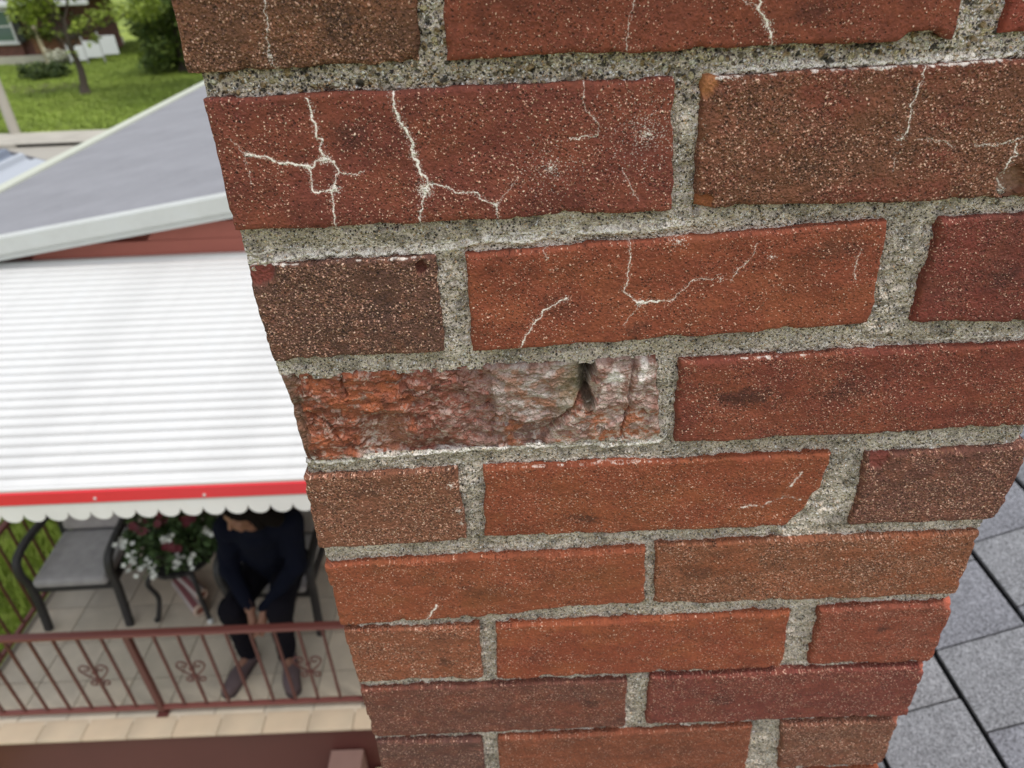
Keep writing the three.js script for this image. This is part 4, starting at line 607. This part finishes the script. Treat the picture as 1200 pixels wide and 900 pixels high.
// ---- plant table, planter and flowers
{
  const T = [-2.37, FY, -3.62], t = thing('plant_table', 'small dark table with curved legs carrying the flower planter', 'table', T);
  for (const [x, z] of [[-0.20, 0.19], [0.16, 0.22], [-0.19, -0.16], [0.18, -0.16]]) { const l = mesh('leg', tube([[x * 0.72, 0.44, z * 0.7], [x * 0.95, 0.36, z * 0.95], [x * 0.86, 0.2, z * 0.86], [x, 0.06, z], [x * 1.08, 0.012, z * 1.08]], 0.017, 24, 8), rattan, t); mesh('foot_cap', new THREE.SphereGeometry(0.022, 10, 8), x > 0 && z > 0 ? whiteM : rattan, l, [x * 1.08, 0.02, z * 1.08]); }
  mesh('table_top', new THREE.CylinderGeometry(0.23, 0.23, 0.03, 36), rattan, t, [0, 0.455, 0]);
  const p = thing('flower_planter', 'planter overflowing with white and red flowers on the small table', 'planter', [T[0], FY + 0.471, T[2]]);
  mesh('bowl', new THREE.LatheGeometry([[0.0, 0], [0.13, 0], [0.15, 0.02], [0.19, 0.14], [0.20, 0.15], [0.185, 0.15], [0.17, 0.13], [0, 0.12]].map((q) => new THREE.Vector2(...q)), 32), paint(0.05, 0.03, 0.025), p);
  const R = rng(77), leaf = new THREE.BufferGeometry(); leaf.setAttribute('position', new THREE.Float32BufferAttribute([0, 0, 0, 0.35, 0.08, 0.5, -0.35, 0.08, 0.5, 0, 0, 1], 3)); leaf.setIndex([0, 1, 2, 1, 3, 2]); leaf.computeVertexNormals();
  scatter('foliage', leaf, new THREE.MeshStandardMaterial({ side: THREE.DoubleSide, roughness: 0.7 }), 1500, (i, o, c) => { const a = R() * 6.283, r = 0.31 * Math.sqrt(R()), y = 0.12 + (R() * 0.30) * (1 - 0.6 * r / 0.31) - 0.12 * (r > 0.2 ? R() : 0); o.position.set(Math.cos(a) * r * 1.05, y, Math.sin(a) * r * 0.8); o.rotation.set(R() * 2 - 1, R() * 6.28, R() * 2 - 1); o.scale.setScalar(0.03 + 0.035 * R()); const k = 0.6 + 0.8 * R(); c.setRGB(0.045 * k, 0.085 * k, 0.022 * k); }, p);
  const petalG = (n, r) => { const P = [0, 0.004, 0], I = []; for (let k = 0; k < n * 4; k++) { const a = k / (n * 4) * 6.283, q = r * (0.62 + 0.38 * Math.abs(Math.sin(a * n / 2))); P.push(Math.cos(a) * q, 0.010 * (q / r), Math.sin(a) * q); } for (let k = 0; k < n * 4; k++) I.push(0, 1 + (k + 1) % (n * 4), 1 + k); const g = new THREE.BufferGeometry(); g.setAttribute('position', new THREE.Float32BufferAttribute(P, 3)); g.setIndex(I); g.computeVertexNormals(); return g; };
  const wg = petalG(5, 0.020), rg = petalG(7, 0.030), wm = new THREE.MeshStandardMaterial({ color: new THREE.Color(0.66, 0.68, 0.64), side: THREE.DoubleSide, roughness: 0.7 }), rm = new THREE.MeshStandardMaterial({ color: new THREE.Color(0.12, 0.010, 0.02), side: THREE.DoubleSide, roughness: 0.6 });
  const clump = (g, m, cx, cy, cz, n, s) => { for (let i = 0; i < n; i++) mesh('flower', g, m, p, [cx + (R() - 0.5) * s, cy + (R() - 0.5) * s * 0.6, cz + (R() - 0.5) * s], [0.5 + (R() - 0.5) * 0.9, R() * 6, (R() - 0.5) * 0.9]); };
  clump(wg, wm, -0.15, 0.15, 0.25, 16, 0.15); clump(wg, wm, -0.25, 0.21, 0.12, 8, 0.12); clump(wg, wm, 0.18, 0.17, 0.24, 12, 0.13); clump(wg, wm, 0.29, 0.27, 0.10, 7, 0.11); clump(wg, wm, 0.06, 0.28, 0.16, 6, 0.10); clump(wg, wm, -0.03, 0.10, 0.27, 4, 0.08);
  clump(rg, rm, 0.16, 0.34, 0.06, 9, 0.14); clump(rg, rm, 0.0, 0.36, 0.04, 7, 0.14); clump(rg, rm, -0.16, 0.32, 0.06, 6, 0.12); clump(rg, rm, 0.10, 0.26, 0.20, 5, 0.10);
  const stripeT = tex(64, 64, (x, y) => { const k = (x >> 3) % 4; return k === 0 ? [0.20, 0.07, 0.075] : k === 2 ? [0.36, 0.24, 0.23] : [0.44, 0.38, 0.36]; }), cm = std({ map: stripeT, roughness: 0.95 }), buff = std({ color: [0.58, 0.43, 0.34], roughness: 0.9 }), rust = std({ color: [0.26, 0.09, 0.06], roughness: 0.95 });
  const r = thing('rolled_cloth', 'pair of rolled striped red and white cloths lying under the flower table', 'cloth', [-2.42, FY + 0.002, -3.60]);
  for (const [x, y, z, l, rr, ry] of [[0, 0.055, 0, 0.40, 0.052, 0.75], [0.02, 0.15, -0.03, 0.36, 0.044, 0.85]]) {
    const g = new THREE.LatheGeometry([[0.0, 0], [rr * 0.8, 0], [rr, 0.02], [rr * 0.97, l * 0.5], [rr * 1.02, l - 0.02], [rr * 0.82, l], [0, l]].map((q) => new THREE.Vector2(...q)), 28).rotateX(Math.PI / 2).translate(0, 0, -l / 2), o = mesh('roll', g, cm, r, [x, y, z], [0, ry, 0]);
    mesh('rolled_end', new THREE.TorusGeometry(rr * 0.72, rr * 0.26, 8, 24), buff, o, [0, 0, l / 2]); mesh('rolled_core', new THREE.CylinderGeometry(rr * 0.5, rr * 0.5, 0.012, 16).rotateX(Math.PI / 2), rust, o, [0, 0, l / 2]);
  }
}

// ================================================================ PERSON
function nets(f, lo, hi, cs) {                   // surface nets over a distance field
  const n = lo.map((l, i) => Math.ceil((hi[i] - l) / cs) + 1), F = new Float32Array(n[0] * n[1] * n[2]), id = (x, y, z) => (z * n[1] + y) * n[0] + x;
  for (let z = 0; z < n[2]; z++) for (let y = 0; y < n[1]; y++) for (let x = 0; x < n[0]; x++) F[id(x, y, z)] = f(lo[0] + x * cs, lo[1] + y * cs, lo[2] + z * cs);
  const V = new Int32Array(F.length).fill(-1), P = [], I = [];
  for (let z = 0; z < n[2] - 1; z++) for (let y = 0; y < n[1] - 1; y++) for (let x = 0; x < n[0] - 1; x++) {
    let c = 0, sx = 0, sy = 0, sz = 0, m = 0; const v = []; for (let k = 0; k < 8; k++) { v[k] = F[id(x + (k & 1), y + ((k >> 1) & 1), z + (k >> 2))]; if (v[k] < 0) m |= 1 << k; }
    if (m === 0 || m === 255) continue;
    for (let a = 0; a < 8; a++) for (const b of [1, 2, 4]) if (!(a & b)) { const q = a | b; if ((v[a] < 0) !== (v[q] < 0)) { const t = v[a] / (v[a] - v[q]); sx += (a & 1) + (b === 1 ? t : 0); sy += ((a >> 1) & 1) + (b === 2 ? t : 0); sz += (a >> 2) + (b === 4 ? t : 0); c++; } }
    V[id(x, y, z)] = P.length / 3; P.push(lo[0] + (x + sx / c) * cs, lo[1] + (y + sy / c) * cs, lo[2] + (z + sz / c) * cs);
  }
  const quad = (a, b, c, d, flip) => { if (a < 0 || b < 0 || c < 0 || d < 0) return; flip ? I.push(a, c, b, a, d, c) : I.push(a, b, c, a, c, d); };
  for (let z = 1; z < n[2] - 1; z++) for (let y = 1; y < n[1] - 1; y++) for (let x = 1; x < n[0] - 1; x++) {
    const s = F[id(x, y, z)] < 0;
    if (s !== F[id(x + 1, y, z)] < 0) quad(V[id(x, y - 1, z - 1)], V[id(x, y, z - 1)], V[id(x, y, z)], V[id(x, y - 1, z)], !s);
    if (s !== F[id(x, y + 1, z)] < 0) quad(V[id(x - 1, y, z - 1)], V[id(x - 1, y, z)], V[id(x, y, z)], V[id(x, y, z - 1)], !s);
    if (s !== F[id(x, y, z + 1)] < 0) quad(V[id(x - 1, y - 1, z)], V[id(x, y - 1, z)], V[id(x, y, z)], V[id(x - 1, y, z)], !s);
  }
  const g = new THREE.BufferGeometry(); g.setAttribute('position', new THREE.Float32BufferAttribute(P, 3)); g.setIndex(I); g.computeVertexNormals(); return g;
}
const cap = (p, a, b, ra, rb) => { const dx = b[0] - a[0], dy = b[1] - a[1], dz = b[2] - a[2], t = clamp(((p[0] - a[0]) * dx + (p[1] - a[1]) * dy + (p[2] - a[2]) * dz) / (dx * dx + dy * dy + dz * dz)); return Math.hypot(p[0] - a[0] - dx * t, p[1] - a[1] - dy * t, p[2] - a[2] - dz * t) - (ra + (rb - ra) * t); };
const ell = (p, c, r) => { const q = Math.hypot((p[0] - c[0]) / r[0], (p[1] - c[1]) / r[1], (p[2] - c[2]) / r[2]); return (q - 1) * Math.min(...r); };
const smin = (a, b, k) => { const h = clamp(0.5 + 0.5 * (b - a) / k); return b + (a - b) * h - k * h * (1 - h); };
{
  const X = -1.64, per = thing('person', 'seated person in dark navy sweater and trousers with hands clasped between the knees', 'person', [X, FY, -3.25]);
  // joints relative to the person's base
  const hip = [[-0.09, 0.50, -0.20], [0.09, 0.50, -0.20]], knee = [[-0.175, 0.525, 0.21], [0.125, 0.525, 0.22]], ank = [[-0.175, 0.09, 0.20], [0.085, 0.09, 0.22]], toe = [[-0.245, 0.035, 0.43], [0.165, 0.035, 0.44]], heel = [[-0.170, 0.04, 0.185], [0.082, 0.04, 0.20]];
  const sh = [[-0.185, 0.965, -0.07], [0.205, 0.965, -0.09]], elb = [[-0.205, 0.70, 0.03], [0.225, 0.70, 0.02]], wri = [[-0.045, 0.555, 0.235], [0.045, 0.555, 0.235]];
  const hd = [0.015, 1.235, 0.095], yaw = -0.62, pitch = 0.30;
  const local = (p) => { let x = p[0] - hd[0], y = p[1] - hd[1], z = p[2] - hd[2]; const c = Math.cos(-yaw), s = Math.sin(-yaw);[x, z] = [x * c + z * s, -x * s + z * c]; const c2 = Math.cos(-pitch), s2 = Math.sin(-pitch);[y, z] = [y * c2 - z * s2, y * s2 + z * c2]; return [x, y, z]; };
  const headF = (p) => {
    const q = local(p); let d = ell(q, [0, 0.03, -0.012], [0.076, 0.088, 0.096]); d = smin(d, ell(q, [0, -0.045, 0.022], [0.056, 0.068, 0.066]), 0.03);
    d = smin(d, cap(q, [0, 0.008, 0.084], [0, -0.030, 0.104], 0.009, 0.0135), 0.012); d = smin(d, ell(q, [0, -0.064, 0.080], [0.022, 0.0075, 0.012]), 0.006); d = smin(d, ell(q, [0, -0.078, 0.077], [0.020, 0.008, 0.012]), 0.006); d = smin(d, ell(q, [0, -0.105, 0.062], [0.02, 0.016, 0.018]), 0.016);
    for (const s of [-1, 1]) { d = smin(d, ell(q, [s * 0.03, 0.022, 0.076], [0.02, 0.008, 0.012]), 0.01); d = Math.max(d, -ell(q, [s * 0.031, 0.004, 0.090], [0.017, 0.011, 0.011]) - 0.002); d = Math.min(d, ell(q, [s * 0.031, 0.004, 0.076], [0.013, 0.011, 0.011])); d = smin(d, ell(q, [s * 0.044, -0.022, 0.062], [0.02, 0.018, 0.018]), 0.02); d = smin(d, ell(q, [s * 0.079, -0.010, -0.008], [0.010, 0.032, 0.02]), 0.008); }
    return d;
  };
  const torso = (p, k) => { let d = cap(p, [0, 0.53, -0.20], [0.005, 0.75, -0.14], 0.150 * k, 0.150 * k); d = smin(d, cap(p, [0.005, 0.75, -0.14], [0.01, 0.92, -0.06], 0.150 * k, 0.130 * k), 0.06); d = smin(d, cap(p, sh[0], sh[1], 0.068 * k, 0.068 * k), 0.06); for (const i of [0, 1]) { d = smin(d, cap(p, sh[i], elb[i], 0.068 * k, 0.058 * k), 0.05); d = smin(d, cap(p, elb[i], wri[i], 0.058 * k, 0.040 * k), 0.025); } return d; };
  const legs = (p, k) => { let d = 9; for (const i of [0, 1]) { let l = cap(p, hip[i], knee[i], 0.098 * k, 0.074 * k); l = smin(l, cap(p, knee[i], ank[i], 0.072 * k, 0.054 * k), 0.03); d = i ? smin(d, l, 0.02) : l; } return smin(d, cap(p, hip[0], hip[1], 0.12 * k, 0.12 * k), 0.06); };
  const neck = (p) => cap(p, [0.012, 0.98, -0.06], [0.03, 1.12, 0.06], 0.056, 0.052);
  // hands: palms together, fingers interlaced and hanging
  const handF = (p) => {
    let d = 9;
    for (const s of [-1, 1]) {
      const w = [s * 0.042, 0.555, 0.245], k = [s * 0.024, 0.485, 0.30]; let h = cap(p, w, k, 0.023, 0.027); h = smin(h, cap(p, [s * 0.036, 0.52, 0.255], [s * 0.03, 0.478, 0.285], 0.022, 0.022), 0.015);
      for (let f = 0; f < 4; f++) { const oz = -0.030 + f * 0.019 + (s > 0 ? 0.009 : 0), L = [0.80, 0.98, 1, 0.86][f], a = [s * 0.024, 0.484 - 0.004 * f, 0.288 + oz], b = [s * 0.006, 0.484 - 0.042 * L, 0.303 + oz], c = [-s * 0.026, 0.466 - 0.052 * L, 0.306 + oz], e = [-s * 0.040, 0.482 - 0.040 * L, 0.302 + oz]; h = smin(h, cap(p, a, b, 0.0098, 0.0092), 0.006); h = Math.min(h, cap(p, b, c, 0.0092, 0.0085)); h = Math.min(h, cap(p, c, e, 0.0085, 0.0075)); }
      h = smin(h, cap(p, [s * 0.030, 0.525, 0.275], [s * 0.015, 0.505, 0.318], 0.013, 0.0115), 0.008); h = Math.min(h, cap(p, [s * 0.015, 0.505, 0.318], [-s * 0.004, 0.484 + s * 0.006, 0.334], 0.0115, 0.009));
      d = Math.min(d, h);
    }
    return d;
  };
  const skinT = std({ color: [0.26, 0.13, 0.085], roughness: 0.6 }), cloth = (r, g, b) => new THREE.MeshPhysicalMaterial({ color: new THREE.Color().setRGB(r, g, b), roughness: 1, specularIntensity: 0.25 }), navy = cloth(0.006, 0.0075, 0.016), troM = cloth(0.009, 0.0085, 0.013), hairM = cloth(0.008, 0.006, 0.0055), shoeM = std({ color: [0.115, 0.082, 0.088], roughness: 0.75 }), soleM = std({ color: [0.06, 0.045, 0.05], roughness: 0.8 });
  const arr = (f) => (x, y, z) => f([x, y, z]);
  const bodyG = nets(arr((p) => Math.min(torso(p, 0.88), legs(p, 0.86), smin(neck(p), cap(p, ank[0], toe[0], 0.034, 0.02), 0.001), cap(p, ank[1], toe[1], 0.034, 0.02))), [-0.34, -0.02, -0.42], [0.36, 1.10, 0.5], 0.014);
  const headG = nets(arr((p) => smin(headF(p), neck(p), 0.02)), [-0.12, 1.02, -0.06], [0.20, 1.34, 0.28], 0.0036), handG = nets(arr(handF), [-0.09, 0.40, 0.20], [0.09, 0.60, 0.36], 0.003);
  const body = mesh('body', mergeGeometries([bodyG, headG, handG]), skinT, per);
  const fold = (p, a, k) => a * (vn(p[0] * k + p[1] * k * 0.6, p[1] * k + p[2] * k, 211) - 0.5);
  mesh('sweater', nets(arr((p) => { let d = torso(p, 1.06) + fold(p, 0.016, 22); d = smin(d, cap(p, [0.012, 0.98, -0.06], [0.022, 1.055, 0.0], 0.075, 0.066), 0.03); d = Math.max(d, 0.44 - p[1]); for (const i of [0, 1]) d = Math.max(d, -cap(p, [wri[i][0] * 0.93, wri[i][1] - 0.012, wri[i][2] + 0.012], [wri[i][0] * 0.6, 0.48, 0.32], 0.028, 0.06)); return d; }), [-0.36, 0.40, -0.42], [0.38, 1.16, 0.36], 0.0125), navy, per);
  mesh('trousers', nets(arr((p) => { let d = legs(p, 1.08) + fold(p, 0.014, 26); return Math.max(d, 0.078 - p[1]); }), [-0.36, 0.06, -0.42], [0.34, 0.70, 0.42], 0.0125), troM, per);
  for (const i of [0, 1]) {
    const lo = [Math.min(toe[i][0], heel[i][0]) - 0.09, -0.02, 0.08], hi = [Math.max(toe[i][0], heel[i][0]) + 0.09, 0.2, 0.54];
    const s = mesh('shoe', nets(arr((p) => { let d = cap(p, [heel[i][0], 0.052, heel[i][2]], [toe[i][0], 0.036, toe[i][2]], 0.046, 0.047); const m = heel[i].map((v, k) => v * 0.35 + toe[i][k] * 0.65); d = smin(d, ell(p, [m[0], 0.045, m[2]], [0.052, 0.042, 0.085]), 0.02); d = smin(d, cap(p, [ank[i][0], 0.06, ank[i][2] + 0.01], [ank[i][0], 0.10, ank[i][2]], 0.046, 0.044), 0.03); d = Math.max(d, p[1] - 0.105, 0.012 - p[1]); return Math.max(d, -cap(p, [ank[i][0], 0.085, ank[i][2]], [ank[i][0], 0.16, ank[i][2]], 0.036, 0.036)); }), lo, hi, 0.007), shoeM, per);
    mesh('sole', nets(arr((p) => Math.max(cap(p, [heel[i][0], 0.012, heel[i][2]], [toe[i][0], 0.012, toe[i][2]], 0.047, 0.051), Math.abs(p[1] - 0.009) - 0.009)), lo, hi, 0.006), soleM, s);
  }
  mesh('hair', nets(arr((p) => { const q = local(p); let d = ell(q, [0, 0.045, -0.028], [0.094, 0.098, 0.108]); d = smin(d, cap(q, [0.055, 0.0, -0.06], [0.10, -0.16, -0.10], 0.062, 0.052), 0.05); d = smin(d, cap(q, [-0.045, 0.0, -0.08], [-0.05, -0.17, -0.12], 0.06, 0.05), 0.05); d = smin(d, cap(q, [0.06, 0.0, -0.02], [0.085, -0.12, -0.01], 0.03, 0.024), 0.03); d += 0.008 * (vn(q[0] * 90, q[1] * 14 + q[2] * 20, 221) - 0.5); return Math.max(d, -ell(q, [-0.008, -0.028, 0.085], [0.066, 0.092, 0.075])); }), [-0.22, 0.92, -0.14], [0.30, 1.40, 0.30], 0.0055), hairM, per);
}

// ================================================================ ACROSS THE STREET
{
  const bT = tex(256, 256, (x, y) => { const row = y >> 3, c = ((x + (row % 2) * 8) >> 4), k = 0.7 + 0.6 * h2(c, row, 231), j = (y & 7) === 0 || ((x + (row % 2) * 8) & 15) === 0; return j ? [0.16, 0.12, 0.10] : [0.145 * k, 0.055 * k, 0.042 * k]; });
  const bm = std({ map: rep(bT, 0.5, 0.5), roughness: 0.9 }), bm2 = std({ map: rep(bT, 0.5, 0.5), color: [1.7, 1.9, 1.3], roughness: 0.9 }), glass = new THREE.MeshPhysicalMaterial({ color: new THREE.Color(0.10, 0.16, 0.14), roughness: 0.05, metalness: 0, specularIntensity: 1 });
  const h = thing('brick_house', 'dark red brick house across the street with white gutter and pale foundation', 'house');
  mesh('wall', uvBox(box(12, 2.35, 7, 0.02)), bm, h, [-29.2, GY + 1.4, -42.1]);
  mesh('wing_wall', uvBox(box(2.9, 2.35, 4, 0.02)), bm, h, [-21.75, GY + 1.4, -40.85]);
  mesh('foundation', uvBox(box(13.6, 0.42, 7.3, 0.02)), std({ map: concT, color: [1.1, 1.12, 1.05], roughness: 0.9 }), h, [-28.4, GY + 0.20, -42.15]);
  const gm = paint(0.66, 0.67, 0.66); mesh('gutter', box(12.6, 0.20, 0.28, 0.05), gm, h, [-29.1, -1.98, -38.35]); mesh('gutter', box(4.2, 0.22, 0.28, 0.05), gm, h, [-21.3, -2.08, -38.2]);
  const rm = std({ color: [0.14, 0.135, 0.13], roughness: 0.95 }); mesh('roof', prism([[-4.0, 0], [4.0, 0], [0, 1.7]], 0, 16.3).rotateY(Math.PI / 2), rm, h, [-35.5, -1.93, -42.2]);
  for (const [x, w] of [[-23.85, 1.1], [-27.4, 1.5]]) { const f = mesh('window', box(w, 1.42, 0.10, 0.02), gm, h, [x, -2.97, -38.60]); for (const s of [-1, 1]) mesh('pane', box(w - 0.2, 0.58, 0.03, 0.005), glass, f, [0, s * 0.33, 0.055]); mesh('sill', box(w + 0.2, 0.1, 0.2, 0.02), gm, f, [0, -0.76, 0.03]); mesh('shutter', box(0.34, 1.42, 0.06, 0.01), paint(0.018, 0.022, 0.02), f, [w / 2 + 0.2, 0, 0]); }
  mesh('garden_door_panel', uvBox(box(2.4, 1.0, 0.05, 0.01)), bm2, h, [-21.55, -3.75, -38.82]);
  const fp = thing('garden_post', 'pale timber post leaning beside the brick house foundation', 'post', [-21.95, GY, -38.2]); mesh('shaft', new THREE.CylinderGeometry(0.09, 0.12, 1.6, 10).translate(0, 0.8, 0), paint(0.48, 0.40, 0.26), fp, [0, 0, 0], [0, 0, 0.08]); mesh('cap', new THREE.SphereGeometry(0.13, 10, 8), paint(0.5, 0.42, 0.3), fp, [-0.128, 1.62, 0]);
  const pf = thing('panel_fence', 'low white panel fence right of the brick house behind the young tree', 'fence', [-20.15, GY, -38.0], 0.10);
  for (let k = 0; k < 3; k++) { mesh('panel', box(0.74, 0.66 + 0.08 * k, 0.05, 0.01), paint(0.80, 0.81, 0.83), pf, [-0.2 + k * 0.79, 0.50 + 0.14 * k, 0]); mesh('post', box(0.07, 1.0 + 0.2 * k, 0.07, 0.01), paint(0.4, 0.4, 0.4), pf, [-0.6 + k * 0.79, 0.5 + 0.1 * k, -0.02]); }
  const pole = thing('utility_pole', 'pale grey utility pole standing at the pavement edge on the far left', 'pole', [-14.97, GY, -22.95]); mesh('shaft', new THREE.CylinderGeometry(0.11, 0.15, 8.5, 16).translate(0, 4.25, 0), std({ map: concT, color: [1.0, 0.99, 0.98], roughness: 0.85 }), pole); mesh('crossarm', box(0.12, 0.12, 2.2, 0.02), paint(0.3, 0.26, 0.2), pole, [0, 8.0, 0]);
}
// trees and shrubs: tapered trunk, limbs, leaves spread through the crown
const leafG = (() => { const g = new THREE.BufferGeometry(); g.setAttribute('position', new THREE.Float32BufferAttribute([0, 0, 0, 0.32, 0.10, 0.45, -0.32, 0.10, 0.45, 0, -0.02, 1], 3)); g.setIndex([0, 1, 2, 1, 3, 2]); g.computeVertexNormals(); return g; })();
const leafM = new THREE.MeshPhysicalMaterial({ side: THREE.DoubleSide, roughness: 0.75 });
function tree(name, label, category, pos, o) {
  const t = thing(name, label, category, pos), R = rng(o.seed), bark = std({ color: o.bark ?? [0.07, 0.055, 0.042], roughness: 0.95 });
  if (o.trunk) {
    const g = [], H = o.trunk, sec = 9, P = [], I = []; const N = 14;
    for (let j = 0; j <= N; j++) { const y = H * j / N, r = o.r * (1 - 0.62 * j / N) * (j === 0 ? 1.5 : j === 1 ? 1.12 : 1), cx = 0.03 * Math.sin(j * 0.7 + o.seed), cz = 0.05 * Math.cos(j * 0.6); for (let k = 0; k < sec; k++) { const a = k / sec * 6.283, q = r * (0.88 + 0.24 * h2(k, j, o.seed)); P.push(cx + Math.cos(a) * q, y, cz + Math.sin(a) * q); } }
    for (let j = 0; j < N; j++) for (let k = 0; k < sec; k++) { const a = j * sec + k, b = j * sec + (k + 1) % sec; I.push(a, a + sec, b, b, a + sec, b + sec); }
    const tg = new THREE.BufferGeometry(); tg.setAttribute('position', new THREE.Float32BufferAttribute(P, 3)); tg.setIndex(I); tg.computeVertexNormals(); mesh('trunk', tg, bark, t);
    const bg = o.clumps.slice(0, 14).map(([x, y, z]) => tube([[0, Math.min(H * 0.95, Math.max(H * 0.45, y * 0.72)), 0], [x * 0.4, Math.max(H * 0.5, y * 0.8), z * 0.4], [x * 0.9, y, z * 0.9]], o.r * 0.22, 8, 5)); mesh('branches', mergeGeometries(bg), bark, t);
  }
  const cum = []; let tot = 0; for (const c of o.clumps) cum.push(tot += c[3] ** 2.2);
  scatter('crown', leafG, leafM, o.n, (i, q, col) => {
    const pick = R() * tot, k = cum.findIndex((v) => v >= pick), c = o.clumps[k]; const a = R() * 6.283, y = R() * 2 - 1, s = Math.sqrt(1 - y * y), r = c[3] * Math.pow(R(), 0.42);
    q.position.set(c[0] + Math.cos(a) * s * r, Math.max(0.03, c[1] + y * r * (o.flat ?? 0.75)), c[2] + Math.sin(a) * s * r); q.rotation.set(R() * 2.4 - 1.2, R() * 6.283, R() * 2.4 - 1.2); q.scale.setScalar(o.leaf * (0.6 + 0.8 * R()));
    const v = 0.65 + 0.7 * R(), w = R(); col.setRGB((o.col[0] + 0.05 * w * o.warm) * v, (o.col[1] + 0.05 * w * o.warm) * v, o.col[2] * v);
  }, t);
  return t;
}
function cl(seed, n, sx, sy, sz, oy, r0, r1) { const R = rng(seed), a = []; for (let i = 0; i < n; i++) a.push([(R() - 0.5) * sx, oy + (R() - 0.5) * sy, (R() - 0.5) * sz, r0 + (r1 - r0) * R()]); return a; }
tree('young_tree', 'young street tree with thin trunk and light yellow green leaves on the far lawn', 'tree', [-15.92, GY, -29.5], { seed: 11, trunk: 2.6, r: 0.16, clumps: [...cl(12, 9, 3.0, 1.0, 2.4, 3.4, 0.4, 0.75), [-0.5, 2.3, 0.2, 0.28], [0.55, 2.25, 0, 0.38], [1.2, 2.6, 0, 0.4], [1.9, 2.75, 0, 0.5], [2.6, 2.7, -0.4, 0.5], [3.3, 2.9, 0, 0.55], [0.1, 1.4, 0.1, 0.2], [0.9, 1.9, 0, 0.25]], n: 2500, leaf: 0.17, col: [0.20, 0.27, 0.035], warm: 1.1 });
tree('bushy_tree', 'large dark bushy tree with bright top leaves behind the chimney edge', 'tree', [-13.75, GY, -34.2], { seed: 21, trunk: 2.6, r: 0.28, clumps: [...cl(22, 10, 2.4, 1.2, 2.2, 1.0, 0.55, 0.85), ...cl(23, 12, 3.0, 2.0, 2.4, 2.8, 0.6, 0.95), [-1.1, 1.6, 0.6, 0.5]], n: 9000, leaf: 0.19, col: [0.055, 0.10, 0.018], warm: 1.3 });
tree('leafy_tree', 'light green leafy tree between the young tree and the dark bushy tree', 'tree', [-16.6, GY, -41.5], { seed: 31, trunk: 3.0, r: 0.25, clumps: cl(32, 16, 5.0, 2.2, 3.2, 3.6, 0.6, 1.0), n: 5200, leaf: 0.22, col: [0.085, 0.14, 0.028], warm: 1.2 });
tree('shade_tree', 'tall leafy tree beside the lawn hidden behind the chimney', 'tree', [-8.7, GY, -28.0], { seed: 71, trunk: 4.2, r: 0.3, clumps: cl(72, 22, 4.6, 2.6, 5.0, 5.2, 0.8, 1.3), n: 8000, leaf: 0.26, col: [0.06, 0.11, 0.02], warm: 1 });
tree('garden_shrub', 'low dark green shrub at the foot of the far lawn bed', 'shrub', [-19.9, GY, -33.6], { seed: 41, clumps: cl(42, 9, 2.2, 0.35, 1.2, 0.34, 0.26, 0.45), n: 1600, leaf: 0.15, col: [0.035, 0.065, 0.016], warm: 0.7 });
tree('flowering_shrub', 'pale flowering shrub against the house foundation', 'shrub', [-21.3, GY, -37.9], { seed: 51, clumps: cl(52, 5, 0.9, 0.4, 0.5, 0.45, 0.25, 0.36), n: 700, leaf: 0.12, col: [0.50, 0.50, 0.40], warm: 0.5 });
tree('climbing_shrub', 'sparse olive green shrub growing up the brick house wall', 'shrub', [-21.2, GY, -38.4], { seed: 61, trunk: 1.6, r: 0.05, clumps: cl(62, 10, 2.4, 1.2, 0.5, 1.75, 0.28, 0.5), n: 1300, leaf: 0.16, col: [0.06, 0.085, 0.02], warm: 1.2 });
{ const b = struct('flower_bed', new THREE.CircleGeometry(1.5, 28).rotateX(-Math.PI / 2).scale(1.2, 1, 0.8), std({ color: [0.10, 0.075, 0.05], roughness: 1 }), [-18.6, GY + 0.02, -31.2]); }

renderer.render(scene, camera);
